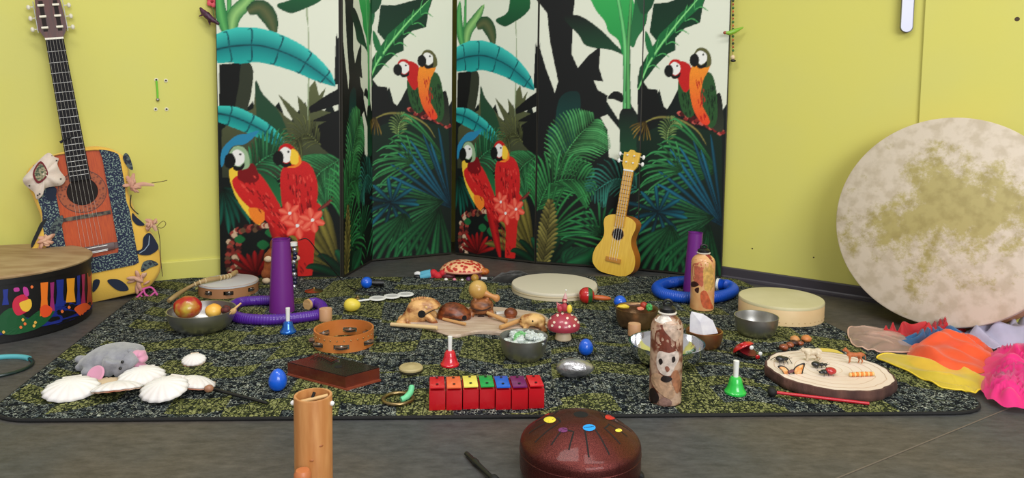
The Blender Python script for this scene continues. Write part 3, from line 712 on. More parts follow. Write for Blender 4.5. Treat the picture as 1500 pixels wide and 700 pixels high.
# apron: ring of cloth round a window, wrapping over the body edge
YCL = mat('yellow_cotton', (232, 190, 78), .85, rgb2=(222, 172, 66), scale=6, bump=.3, bscale=300, sheen=.2)
FLOR = mat('navy_floral_cotton', (24, 34, 62), .85, rgb2=(124, 146, 136), scale=210, kind='noise', detail=1, thr=(.54, .60), stretch=(1, 1, 1))
def rect_r(a, cx, cy, x0, x1, y0, y1):
    c, s_ = math.cos(a), math.sin(a); t = 9
    if c > 1e-6: t = min(t, (x1-cx)/c)
    if c < -1e-6: t = min(t, (x0-cx)/c)
    if s_ > 1e-6: t = min(t, (y1-cy)/s_)
    if s_ < -1e-6: t = min(t, (y0-cy)/s_)
    return t
gcx, gcy = 0, .28*S
_out = [Vector((x, y, 0)) for x, y in outline(.485*S, .185*S, 6)]
def out_r(a):
    d = Vector((math.cos(a), math.sin(a), 0)); best = .1
    n = len(_out)
    for i in range(n):
        p, q = _out[i]-Vector((gcx, gcy, 0)), _out[(i+1) % n]-Vector((gcx, gcy, 0)); e = q-p; den = d.x*e.y-d.y*e.x
        if abs(den) < 1e-12: continue
        t = (p.x*e.y-p.y*e.x)/den; u_ = (p.x*d.y-p.y*d.x)/den
        if t > 0 and -.001 <= u_ <= 1.001: best = max(best, t)
    return best
WX0, WX1, WY0, WY1 = -.072*S, .072*S, .142*S, .50*S
NA = 96; ap = MB(); rows = []
for k in range(NA):
    a = 2*PI*k/NA; ri = rect_r(a, gcx, gcy, WX0, WX1, WY0, WY1); ro = out_r(a); ri = min(ri, ro-.004); pf = .012*S*(.6+.5*math.sin(a*5+1))
    if abs(math.degrees(a)-90) < 16: ro = max(ri+.003, ro-.0)
    r_ = []
    for (rr, z) in ((ri, .0030), (ri+.5*(ro-ri), .0065), (ro-.002, .0075), (ro+pf*.7, .000), (ro+pf, -.02), (ro+pf*.8, -.06*S), (ro+.004, -.10*S), (ro*.8, -.105*S)):
        r_.append((gcx+math.cos(a)*rr, max(gcy+math.sin(a)*rr, -.0), z))
    rows.append(r_)
ap.add([p for r_ in rows for p in r_], [(k*8+j, k*8+j+1, ((k+1) % NA)*8+j+1, ((k+1) % NA)*8+j) for k in range(NA) for j in range(7)])
apr = part('apron', ap, YCL, g, 'yellow cotton apron with leaf patches', ang=80)
bd = MB(); BWD = .050*S; rows = []
for k in range(NA):
    a = 2*PI*k/NA; ro = out_r(a); ri = min(rect_r(a, gcx, gcy, WX0, WX1, WY0, WY1), ro-.0035); re = min(rect_r(a, gcx, gcy, WX0-BWD, WX1+BWD, WY0-BWD, WY1+BWD), ro-.0015)
    for rr, z in ((ri, .0045), (ri, .0085), (re, .0095), (re, .006)): rows.append((gcx+math.cos(a)*rr, gcy+math.sin(a)*rr, z))
bd.add(rows, [(k*4+j, k*4+(j+1) % 4, ((k+1) % NA)*4+(j+1) % 4, ((k+1) % NA)*4+j) for k in range(NA) for j in range(4) if abs(math.degrees(2*PI*(k+.5)/NA)-90) > 17])
part('floral_border', bd, FLOR, apr, 'navy floral cotton border round the strings', ang=80)
def gp(px, py, z=.010): return plane_local(gM, px, py, z)
NAVY = mat('navy_leaf_cotton', (18, 30, 52), .85); GREYF = mat('grey_floral_leaf', (84, 96, 92), .85, rgb2=(28, 34, 50), scale=120, thr=(.45, .55)); LEAFE = mat('black_leaf_edge', (16, 18, 24), .8)
def patch(pts, m, z=.0080, grow=0, name='leaf_patch', label=None):
    P = cr([(x, y, 0) for x, y in pts], 4, True); Q = [gp(p.x, p.y, z) for p in P]
    return part(name, MB().prism(Q, z, z+.0025), m, apr, label, smooth=False)
for pts, m in [([(184, 224), (190, 230), (195, 248), (188, 246), (180, 232)], GREYF), ([(194, 312), (200, 318), (212, 329), (202, 330), (194, 322)], NAVY),
               ([(219, 341), (228, 352), (232, 364), (220, 373), (206, 373), (198, 368), (208, 364), (210, 348)], NAVY), ([(207, 398), (210, 384), (222, 381), (232, 387), (220, 392)], GREYF),
               ([(157, 411), (172, 409), (184, 416), (188, 425), (172, 425)], NAVY), ([(137, 411), (146, 410), (144, 420), (136, 428)], NAVY),
               ([(91, 315), (92, 326), (82, 342), (73, 342), (78, 325)], GREYF), ([(82, 275), (82, 286), (74, 295), (67, 286), (70, 274)], NAVY), ([(69, 320), (62, 334), (48, 362), (46, 356), (54, 338), (60, 326)], LEAFE)]:
    patch(pts, m)
vein = mat('pale_blue_stitch', (150, 170, 190), .7)
v0 = [gp(x, y, .0108) for x, y in ((219, 345), (218, 358), (212, 366), (204, 371))]
part('leaf_vein', MB().tube([(x, y, .0108) for x, y in v0], .0014, 6), vein, apr)
# white animal-skin shaped flap with oval patch and studs
fl = [(70, 224), (80, 230), (86, 232), (84, 240), (88, 250), (96, 262), (90, 271), (78, 273), (66, 276), (62, 286), (54, 292), (50, 282), (44, 277), (36, 270), (34, 262), (42, 252), (52, 240)]
FELT = mat('cream_felt', (226, 212, 198), .9, rgb2=(208, 188, 172), scale=12, bump=.3, bscale=200)
P = cr([(x, y, 0) for x, y in fl], 4, True); cxp, cyp = 64, 255; zf = .017
vs = [(*gp(cxp, cyp, zf+.008), zf+.010)]; n = len(P)
for k in (.5, 1):
    for i, p in enumerate(P):
        z = zf+.006*(1-k)+.003*math.sin(i*.6); q = gp(cxp+(p.x-cxp)*k, cyp+(p.y-cyp)*k, z); vs.append((q[0], q[1], z))
flap = part('felt_flap', MB().add(vs, [(0, 1+i, 1+(i+1) % n) for i in range(n)]+[(1+i, 1+n+i, 1+n+(i+1) % n, 1+(i+1) % n) for i in range(n)]), FELT, apr, 'cream felt flap with an oval patch', solid=.003)
ov = [(60, 236), (68, 246), (70, 256), (62, 266), (54, 268), (48, 256), (52, 244)]
for gr, m_, z in ((1, mat('crimson_trim', (110, 24, 34), .8), .0255), (.78, mat('green_floral_oval', (70, 84, 66), .85, rgb2=(160, 150, 120), scale=160, thr=(.45, .55)), .0270)):
    Q = [gp(60+(p.x-60)*gr, 252+(p.y-252)*gr, z) for p in cr([(x, y, 0) for x, y in ov], 4, True)]
    part('oval_patch', MB().prism(Q, z-.002, z+.001), m_, flap, smooth=False)
for x, y in ((76, 228), (83, 235), (89, 262), (85, 269), (55, 286), (58, 284), (43, 272)):
    q = gp(x, y, .022); part('stud', MB().ball((q[0], q[1], .0205), .0026, .0026, .0015, 8, 5), BLKP, flap)
# bows of pinkish cloth, ribbon and twigs
BOW = mat('pink_beige_cloth', (216, 178, 148), .85, rgb2=(196, 140, 120), scale=20)
PINK = mat('pink_ribbon', (206, 84, 152), .6); TWIG = mat('thin_twig', (70, 48, 36), .8)
def bow(px, py, s, seed=0, ex=()):
    rd = random.Random(seed); mb = MB()
    for i in range(13):
        a = rd.uniform(0, 2*PI); k_ = rd.uniform(.15, .75); c = gp(px+math.cos(a)*s*k_, py+math.sin(a)*s*k_, .016); f_ = rd.uniform(.5, 1.1)
        mb.ball((c[0], c[1], .013+rd.uniform(0, .012)), s*.0011*f_, s*.00038*f_, .007, 10, 6, T=Matrix.Rotation(-a+rd.uniform(-.5, .5), 4, 'Z') @ Matrix.Rotation(rd.uniform(-1.1, 1.1), 4, 'X'))
    for (tx, ty) in ex:
        a = gp(px, py, .018); b = gp((px+tx)/2, (py+ty)/2-2, .02); c = gp(tx, ty, .016); mb.tube([(a[0], a[1], .018), (b[0], b[1], .020), (c[0], c[1], .016)], [.006, .007, .004], 8, flat=.4)
    return part('bow', mb, BOW, apr, 'pinkish cloth bow')
bow(193, 272, 13, 1, [(226, 271), (196, 254), (186, 258)]); bow(222, 328, 10, 2, [(213, 322), (229, 338)]); bow(204, 413, 17, 3); bow(66, 352, 15, 4, [(74, 347), (58, 364)])
def gtube(pts, r, m, name, par=apr, z=.014):
    Q = [(*gp(x, y, z), z) for x, y in pts]; return part(name, MB().tube(cr(Q, 4), r, 6), m, par)
gtube([(222, 268), (236, 266), (245, 264)], .0011, TWIG, 'twig'); gtube([(231, 334), (234, 350), (235, 375), (238, 405)], .0011, TWIG, 'twig')
gtube([(226, 336), (238, 324), (243, 328), (237, 334), (228, 332)], .0009, TWIG, 'twig'); gtube([(192, 285), (191, 300), (196, 308), (203, 314)], .0016, LEAFE, 'twig')
gtube([(204, 425), (222, 421), (230, 436), (218, 441), (206, 432), (212, 424)], .0032, PINK, 'ribbon', z=.02); gtube([(208, 428), (200, 436), (192, 443), (206, 444), (222, 440), (212, 430)], .0032, PINK, 'ribbon', z=.024)
gtube([(210, 424), (216, 436), (228, 428), (232, 440)], .0030, PINK, 'ribbon', z=.022)
gtube([(88, 209), (97, 203), (104, 201)], .004, LEAFE, 'strap_end', z=.01)
# ---- ukulele
uB = G(895, 403.5, 0); uT = atY(926, 221, uB.y+.022); du = (BB[2]-BB[1]).normalized()
un = Vector((-.48, -.88, 0)).normalized()
uM = frame(uB+Vector((0, 0, .004)), uT, un); US = (uT-uB).length
u = thing('ukulele', 'small yellow ukulele leaning against the jungle screen', 'ukulele', uM.translation, uM.to_3x3().to_4x4())
UY = mat('yellow_varnished_top', (232, 190, 72), .28, rgb2=(222, 176, 62), scale=40, stretch=(4, .4, 1), coat=.5); UO = mat('orange_varnished_side', (196, 112, 32), .3, coat=.4)
UF = mat('maple_fretboard', (206, 156, 66), .4)
ul = .475*US
part('body', guitar_body(ul, .178*US, .13*US, -.002), UO, u); part('soundboard', MB().prism(outline(ul, .178*US), -.002, 0), UY, u)
uh = .325*US
part('sound_hole', MB().prism([(math.cos(a*PI/14)*.046*US, uh+math.sin(a*PI/14)*.046*US) for a in range(28)], .0001, .0006), mat('dark_guitar_inside', (22, 14, 12)), u)
part('rosette', ring(.047*US, .053*US, 0, uh, .0001, .0008, 28), mat('uke_rosette', (150, 90, 40), .4, rgb2=(230, 190, 110), scale=200), u)
un_ = .83*US
part('fretboard', MB().box(-.040*US, .040*US, .385*US, un_, .0005, .005, bev=.0008), UF, u); part('neck', MB().box(-.036*US, .036*US, .45*US, un_, -.03*US, .0006, bev=.004), UO, u)
for k in range(1, 13):
    y = .115*US+(un_-.115*US)/2**(k/12); 
    if y > .39*US: part('fret', MB().box(-.04*US, .04*US, y-.0007, y+.0007, .005, .006), mat('dark_fret', (120, 74, 30), .4, .5), u)
part('nut', MB().box(-.040*US, .040*US, un_, un_+.006, .001, .007), WHP, u)
part('headstock', MB().prism([(x*US, y*US) for x, y in [(-.040, .838), (.040, .838), (.066, .88), (.072, .985), (.03, .985), (.012, 1.0), (-.012, 1.0), (-.03, .975), (-.062, .975), (-.060, .88)]], -.010, .003), UY, u)
for sx_ in (-1, 1):
    for k in range(2):
        y = (.90+.055*k)*US
        part('tuning_peg', MB().tube([(sx_*.05*US, y, -.005), (sx_*.09*US, y, -.005)], .0016, 6).ball((sx_*.098*US, y, -.005), .013*US, .019*US, .010*US, 12, 8), WHP, u)
        part('string_post', MB().lathe([(0, .002), (.0035, .002), (.003, .009), (0, .009)], 10, Tm((sx_*.028*US, y, 0))), WHP, u)
part('bridge', MB().box(-.062*US, .062*US, .10*US, .135*US, .0003, .006, bev=.001), mat('uke_bridge', (190, 130, 52), .4), u)
for smb in strings(4, .06*US, .055*US, .118*US, un_, .0068, .0075, .0005): part('string', smb, WHP, u)
# ---------------------------------------------------------------- drums
# ---- big printed floor drum on the left
dY = 2.09; dR = .25; dc = atY(-15, 300, dY); DH = .182
fd = thing('floor_drum', 'large round floor drum with a colourful jungle print shell, in front of the guitar', 'drum', (dc.x, dY, 0))
part('shell', MB().lathe([(dR*.97, 0), (dR*.97, .030), (dR*.985, .033), (dR*.985, DH-.022)], 96), mat('black_drum_shell', (12, 12, 16), .45), fd, ang=30)
part('base_foot', MB().lathe([(0, .0), (dR*.95, 0), (dR*.98, .004), (dR*.98, .026), (dR*.97, .028)], 96), BLKP, fd)
part('rim_band', MB().lathe([(dR*.985, DH-.024), (dR, DH-.024), (dR, DH-.006), (dR*.99, DH-.003)], 96), BLKP, fd)
part('drum_head', MB().lathe([(0, DH), (dR*.96, DH), (dR*.985, DH-.001), (dR*1.005, DH-.005), (dR*1.0, DH-.009)], 96), mat('tan_goatskin', (176, 150, 112), .6, rgb2=(150, 120, 84), scale=9, stretch=(1, 3, 1)), fd)
sh = MB().lathe([(dR*.985, .02), (dR*.985, DH)], 160); dM = Matrix.Translation((dc.x, dY, 0)); SF = Surf(sh, dM)
def drum_art(pts, rgb, name, off, smooth=True):
    mb = MB(); SF.poly(mb, pts, off, smooth); part('printed_'+name, mb, mat('ink_'+name, rgb, .45), fd, smooth=False)
drum_art([(0, 470), (20, 462), (45, 466), (70, 452), (92, 440), (112, 446), (134, 452), (135, 474), (100, 484), (60, 492), (20, 498), (0, 500)], (24, 40, 130), 'blue_hill', .0004)
drum_art([(0, 462), (22, 450), (44, 470), (56, 455), (80, 452), (70, 470), (52, 482), (20, 490), (0, 486)], (18, 84, 44), 'green_leaves', .0008)
for (x0, x1, yt, yb_, c, nm) in [(59, 70, 414, 462, (236, 120, 34), 'orange_trunk'), (73, 79, 414, 455, (150, 40, 110), 'purple_trunk'), (82, 93, 410, 448, (30, 48, 140), 'blue_trunk'), (97, 109, 408, 442, (240, 160, 40), 'amber_trunk'), (112, 117, 404, 446, (40, 60, 160), 'blue_trunk'), (119, 124, 402, 446, (170, 40, 90), 'plum_trunk'), (127, 134, 400, 446, (180, 66, 40), 'rust_trunk'), (4, 12, 424, 446, (34, 60, 170), 'blue_trunk')]:
    drum_art([(x0, yt), (x1, yt-1), (x1-1, (yt+yb_)/2), (x1+1, yb_), (x0-1, yb_+1), (x0+1, (yt+yb_)/2)], c, nm, .0012, False)
drum_art([(18, 446), (22, 436), (34, 431), (42, 438), (44, 452), (36, 458), (26, 462), (20, 456)], (206, 40, 70), 'red_flower', .0016)
drum_art([(28, 444), (36, 440), (44, 438), (46, 448), (40, 456), (32, 454)], (240, 190, 60), 'yellow_bird', .0020)
drum_art([(58, 452), (66, 446), (76, 452), (72, 462), (62, 464)], (230, 80, 36), 'orange_flower', .0016)
drum_art([(108, 452), (116, 446), (126, 444), (134, 452), (132, 462), (120, 464), (112, 458)], (228, 92, 40), 'coral_flower', .0016)
drum_art([(34, 420), (40, 422), (42, 432), (37, 434), (34, 428)], (190, 60, 150), 'pink_flower', .0016)
drum_art([(20, 422), (27, 421), (28, 426), (21, 427)], (190, 60, 150), 'pink_flower', .0016)
for x, y in ((33, 468), (36, 474), (30, 479), (49, 477), (51, 472), (90, 456), (100, 450), (46, 420), (5, 486)): drum_art([(x-2, y), (x, y-2.5), (x+2.5, y), (x, y+2.5)], ((240, 120, 60), (230, 180, 80))[x % 2], ('orange_dot', 'yellow_dot')[x % 2], .0024)
# ---- huge flat frame drum leaning in the corner
az = math.radians(46); lean = math.radians(16)
bn = Vector((-math.sin(az)*math.cos(lean), -math.cos(az)*math.cos(lean), math.sin(lean)))
HD = .10; bb = G(1360, 476, HD*math.sin(lean)+.001); BRAD = .309
side = Vector((bn.y, -bn.x, 0)).normalized(); bup = bn.cross(side); bup = bup if bup.z > 0 else -bup
bc = bb+bup*BRAD
bM = frame(bc, bc+bup, bn)
bd_ = thing('large_frame_drum', 'huge shallow frame drum with mottled skin, leaning in the right corner', 'drum', bc, bM.to_3x3().to_4x4())
def mottled():
    m = bpy.data.materials.new('mottled_rawhide'); m.use_nodes = True; N = m.node_tree.nodes; L = m.node_tree.links; b = N['Principled BSDF']
    tc = N.new('ShaderNodeTexCoord'); n1 = N.new('ShaderNodeTexNoise'); n1.inputs['Scale'].default_value = 5.0; n1.inputs['Detail'].default_value = 9; n1.inputs['Roughness'].default_value = .76
    L.new(tc.outputs['Object'], n1.inputs[0]); mpn = N.new('ShaderNodeMapping'); mpn.inputs['Location'].default_value = (-.01, -.02, 0); L.new(tc.outputs['Object'], mpn.inputs[0])
    ln = N.new('ShaderNodeVectorMath'); ln.operation = 'LENGTH'; mpn.inputs['Scale'].default_value = (1, 1.3, 1); L.new(mpn.outputs[0], ln.inputs[0])
    ad = N.new('ShaderNodeMath'); ad.operation = 'MULTIPLY_ADD'; ad.inputs[1].default_value = .75; L.new(ln.outputs[1], ad.inputs[0]); L.new(n1.outputs[0], ad.inputs[2])
    r = N.new('ShaderNodeValToRGB'); e = r.color_ramp.elements; e[0].position = .60; e[0].color = L3((176, 162, 104)); e[1].position = .69; e[1].color = L3((212, 198, 180))
    L.new(ad.outputs[0], r.inputs[0]); n2 = N.new('ShaderNodeTexNoise'); n2.inputs['Scale'].default_value = 26; n2.inputs['Detail'].default_value = 6; L.new(tc.outputs['Object'], n2.inputs[0])
    r2 = N.new('ShaderNodeValToRGB'); r2.color_ramp.elements[0].position = .38; r2.color_ramp.elements[0].color = (.82, .80, .74, 1); r2.color_ramp.elements[1].position = .55; r2.color_ramp.elements[1].color = (1, 1, 1, 1); L.new(n2.outputs[0], r2.inputs[0])
    mx = N.new('ShaderNodeMix'); mx.data_type = 'RGBA'; mx.blend_type = 'MULTIPLY'; mx.inputs[0].default_value = 1; L.new(r.outputs[0], mx.inputs[6]); L.new(r2.outputs[0], mx.inputs[7]); L.new(mx.outputs[2], b.inputs['Base Color']); b.inputs['Roughness'].default_value = .55
    return m
part('drum_head', MB().lathe([(0, 0), (BRAD*.985, 0), (BRAD*.998, -.003), (BRAD, -.008), (BRAD, -.02)], 128), mottled(), bd_)
part('frame_hoop', MB().lathe([(BRAD-.001, -.018), (BRAD-.001, -HD), (BRAD-.010, -HD), (BRAD-.010, -.004)], 128), mat('drum_hoop_wood', (196, 140, 92), .45, rgb2=(176, 120, 74), scale=12), bd_)
# ---- off-white hand drum in the middle
def hand_drum(px, py, wpx, hpx, name, label, skin, rim, lip=.004, group=None):
    p, m = K(px, py); r = wpx/2*m; h = hpx*m
    o = thing(name, label, 'drum', p)
    part('hoop', MB().lathe([(r*.93, 0), (r, 0), (r, h-lip), (r*.985, h-.001), (r*.93, h-.004)], 72), rim, o)
    part('skin', MB().lathe([(0, h), (r*.96, h), (r*.99, h-.0005), (r*1.004, h-lip), (r*1.002, h-lip*2.2)], 72), skin, o)
    return o, r, h
hd1, r1, h1 = hand_drum(812, 425, 127, 11, 'hand_drum', 'flat off-white hand drum lying on the rug in front of the ukulele', mat('offwhite_skin', (214, 206, 184), .6), mat('offwhite_hoop', (206, 192, 160), .55))
part('seam_cord', MB().lathe([(r1*1.003, h1*.42), (r1*1.012, h1*.45), (r1*1.003, h1*.48)], 72), mat('cord_tan', (160, 140, 100), .7), hd1)
hd2, r2, h2 = hand_drum(1143, 461, 121, 27, 'hand_drum', 'thick pale wooden hand drum lying at the back right of the rug', mat('greenish_skin', (208, 200, 160), .6, rgb2=(198, 190, 146), scale=8), mat('maple_hoop', (222, 194, 146), .5, rgb2=(212, 180, 132), scale=10))
for i in range(22):
    a = -PI+PI*i/21; part('tack', MB().ball((math.cos(a)*r2, math.sin(a)*r2, .010), .0014, n=8, m=6), BRASS, hd2)
# ---- silver skinned jingle drum at the back left
p, m_ = K(335, 427); r_ = 42*m_; hh = 17*m_
jd = thing('jingle_drum', 'jingle drum with a white skin under a curved bamboo shaker', 'drum', p)
JW = mat('jingle_drum_wood', (168, 118, 80), .5)
def slotted_hoop(r, h, th, slots, ws, z0, z1, mt, par, name='hoop'):
    mb = MB(); n = 96
    def ring_(za, zb, test=None):
        for k in range(n):
            a0, a1 = 2*PI*k/n, 2*PI*(k+1)/n; am = (a0+a1)/2
            if test and any(abs((am-s_+PI) % (2*PI)-PI) < ws for s_ in slots): continue
            v = [(math.cos(a)*rr, math.sin(a)*rr, z) for a in (a0, a1) for rr in (r-th, r) for z in (za, zb)]
            mb.add(v, [(0, 1, 3, 2), (4, 6, 7, 5), (2, 3, 7, 6), (0, 4, 5, 1), (1, 5, 7, 3), (0, 2, 6, 4)])
    ring_(0, z0); ring_(z0, z1, True); ring_(z1, h)
    return part(name, mb, mt, par, ang=30)
def jingles(r, slots, z0, z1, par, jr):
    for s_ in slots:
        c = Vector((math.cos(s_)*(r-.004), math.sin(s_)*(r-.004), 0)); zm = (z0+z1)/2
        part('jingle_pin', MB().tube([(c.x, c.y, z0), (c.x, c.y, z1)], .0012, 6), CHROME, par)
        for q, dz in enumerate((-.0022, .0022)):
            part('jingle', MB().lathe([(0, dz+.0018*(1 if q else -1)), (jr*.35, dz+.0016*(1 if q else -1)), (jr*.45, dz), (jr, dz-.0003), (jr, dz+.0003), (jr*.45, dz+.0006)], 20, Tm((c.x, c.y, zm))), STEEL, par)
sl_ = [math.radians(d) for d in (-110, -68, -20, 30, 90, 150, 200)]
slotted_hoop(r_, hh, .006, sl_, .17, hh*.28, hh*.62, JW, jd); jingles(r_, sl_, hh*.28, hh*.62, jd, .013)
part('skin', MB().lathe([(0, hh+.0005), (r_*.97, hh+.0005), (r_*1.01, hh-.001), (r_*1.012, hh-.006)], 64), mat('grey_white_skin', (196, 196, 198), .35), jd)
# curved bamboo shaker across it
zt = hh+RT+.009
pts = [G(247, 441, .018), G(262, 430, .03), G(280, 419, .044), G(300, 411, zt+.002), G(322, 407, zt), G(336, 404, zt), G(346, 398, zt+.004)]
q0 = pts[0].copy(); bsk = thing('curved_shaker', 'curved bamboo shaker lying across the white jingle drum', 'shaker', q0)
BAM = mat('dry_bamboo', (176, 148, 100), .5, rgb2=(150, 122, 78), scale=20)
C_ = cr([x-q0 for x in pts], 6); part('stem', MB().tube(C_, [.0065+.0012*math.sin(i*.4) for i in range(len(C_))], 12), BAM, bsk)
for i in (14, 16, 18, 24, 26, 28, 30):
    t = (C_[i+1]-C_[i]).normalized(); part('cord_wrap', MB().tube([C_[i]-t*.0015, C_[i]+t*.0015], .0088, 12), mat('pale_wrap', (206, 186, 142), .7), bsk)
# ---- steel tongue drum in the foreground
ty = K(849, 696, 0); tp = ty[0]; tr = .1055
td = thing('tongue_drum', 'burgundy metal tongue drum with coloured dots, front centre on the floor', 'drum', tp)
def burg():
    m = mat('burgundy_speckled_metal', (72, 27, 28), .33, .85, rgb2=(112, 54, 48), scale=700, detail=2, bump=.35, bscale=900, coat=.15)
    return m
tprof = [(0, 0), (.07, 0), (.094, .004), (.1035, .012), (.1055, .022), (.1055, .040), (.1055, .054), (.1045, .0595), (.1005, .0645), (.092, .0695), (.078, .077), (.060, .0845), (.038, .091), (.018, .0945), (.0125, .0947)]
tprof = [(a, b if b < .052 else .052+(b-.052)*1.36) for a, b in tprof]
P = cr([(a, b, 0) for a, b in tprof], 3); tm = MB().lathe([(max(0, p.x), p.y) for p in P], 96)
part('shell', tm, burg(), td, ang=60); TS = Surf(tm, Matrix.Translation(tp))
part('centre_hole', MB().lathe([(0, .1092), (.0125, .1102), (.0130, .1098)], 32), mat('hole_black', (6, 5, 6), .9), td)
part('belly_seam', MB().lathe([(.1052, .046), (.1062, .048), (.1052, .050)], 96), burg(), td)
SLOT = mat('slot_black', (10, 6, 6), .8)
def dome_z(r):
    for (a, za), (b, zb) in zip([(p.x, p.y) for p in P][::-1], [(p.x, p.y) for p in P][::-1][1:]):
        if a <= r <= b: return za+(zb-za)*(r-a)/(b-a+1e-9)
    return .05
def slot(pts, w=.0014):
    mb = MB(); Q = []
    for a, r in pts: Q.append(Vector((math.cos(a)*r, math.sin(a)*r, dome_z(r)+.0002)))
    mb.tube(Q, w, 6, flat=.35); return mb
NT = 8
for i in range(NT):
    a = -PI/2+.26+2*PI*i/NT; ro = .090 if i % 2 == 0 else .082; ri = .040 if i % 2 == 0 else .050; wi, wo = .27, .20
    t = part('tongue', slot([(a-wo, ro+(ri-ro)*k/6) for k in range(7)]+[(a-wo+2*wo*k/5, ri) for k in range(1, 6)]+[(a+wo, ri+(ro-ri)*k/6) for k in range(1, 7)]), SLOT, td)
for (x, y, rx, c, nm) in [(863, 626.5, 9.5, (30, 150, 225), 'blue'), (805.5, 615, 9, (245, 225, 70), 'yellow'), (906, 630.5, 5, (240, 220, 80), 'small_yellow'), (894, 611, 8, (214, 50, 36), 'red'), (825, 630, 7, (110, 44, 100), 'purple'), (800, 606, 5, (200, 40, 34), 'dark_red')]:
    mb = MB(); TS.poly(mb, [(x+math.cos(k*PI/6)*rx, y+math.sin(k*PI/6)*rx*.52) for k in range(12)], .0006, False); part('dot', mb, mat('sticker_'+nm, c, .4), td, nm.replace('_', ' ')+' round sticker', smooth=False)
# mallets beside it
def mallet(name, label, pts, rs, headpt, hr, ms, mh, hl=None):
    p0 = pts[0].copy(); o = thing(name, label, 'mallet', p0)
    part('stick', MB().tube([q-p0 for q in pts], rs, 10), ms, o)
    if hl is None: part('head', MB().ball(headpt-p0, hr), mh, o)
    else: part('head', MB().tube([headpt-p0-hl, headpt-p0-hl*.6, headpt-p0+hl*.6, headpt-p0+hl], [hr*.7, hr, hr, hr*.7], 14), mh, o)
    return o
a, b = G(683, 664, .006), G(721, 700, .009)
dd = (b-a).normalized()
mallet('drum_mallet', 'black drum mallet on the grey floor left of the tongue drum', [a, a+dd*.03, a+dd*.035, a+dd*.042, a+dd*.05, b, b+dd*.05], [.0042, .0048, .0062, .0062, .0046, .0040, .0038], b+dd*.008, .0085, BLKP, BLKR, dd*.008)
a = G(938, 700, .010); b = G(958, 712, .006)
mallet('drum_mallet', 'black drum mallet tip at the right foot of the tongue drum', [a, (a+b)/2, b, b+(b-a)*2], .004, a+Vector((-.002, .004, 0)), .0095, BLKP, BLKR, Vector((.001, .008, 0)))
# ---- tambourine
p, m_ = K(504, 503); r_ = 44*m_; hh = 24*m_
tb = thing('tambourine', 'open wooden tambourine with steel jingles and brass tacks', 'tambourine', p)
OW = mat('orange_birch', (206, 128, 62), .4, rgb2=(190, 108, 48), scale=12, coat=.4)
sl_ = [math.radians(d) for d in (-134, -82, -22, 40, 90, 150, 195)]
slotted_hoop(r_, hh, .0045, sl_, .24, hh*.20, hh*.50, OW, tb); jingles(r_, sl_, hh*.20, hh*.50, tb, .0165)
for i in range(28):
    a = 2*PI*i/28; part('tack', MB().ball((math.cos(a)*r_, math.sin(a)*r_, hh*.74), .0022, n=8, m=6), BRASS, tb)
# ---------------------------------------------------------------- bottles, bowls, eggs, bells
def bottle(px, py, wpx, hpx, label, base, cols, decals, capm=BLKP, lean=0):
    p, m = K(px, py); r = wpx/2*m; h = hpx*m
    o = thing('water_bottle', label, 'bottle', p, (0, lean, 0)); M = Matrix.Translation(p) @ Matrix.Rotation(lean, 4, 'Y')
    prof = [(0, 0), (r*.9, 0), (r*.98, h*.01), (r, h*.03), (r, h*.70), (r*.98, h*.745), (r*.88, h*.79), (r*.68, h*.825), (r*.52, h*.84), (r*.48, h*.855), (r*.48, h*.868)]
    b = MB().lathe(prof, 64); part('body', b, base, o); S_ = Surf(b, M)
    part('neck_ring', MB().lathe([(r*.46, h*.862), (r*.56, h*.866), (r*.58, h*.876), (r*.46, h*.882)], 32), mat('cream_ring', (226, 218, 206), .4), o)
    part('cap', MB().lathe([(r*.40, h*.88), (r*.50, h*.885), (r*.50, h*.915), (r*.40, h*.93), (r*.22, h*.945), (0, h*.95)], 32), capm, o)
    part('cap_loop', MB().tube(cr([(-r*.20, 0, h*.935), (-r*.24, 0, h*.97), (0, 0, h*.995), (r*.24, 0, h*.97), (r*.20, 0, h*.935)], 5), r*.085, 8), capm, o)
    for i, (pts, c, nm) in enumerate(decals):
        mb = MB(); S_.poly(mb, pts, .0003+.00012*i, True); part('printed_patch', mb, mat('print_'+nm, c, .45, rgb2=tuple(int(v*.8) for v in c), scale=90), o, smooth=False)
    return o
STN = mat('stone_pattern_print', (112, 62, 44), .4, rgb2=(196, 164, 140), scale=38, detail=3, thr=(.42, .60), coat=.2)
cream, dk_, rs_ = (222, 204, 190), (34, 22, 20), (150, 92, 70)
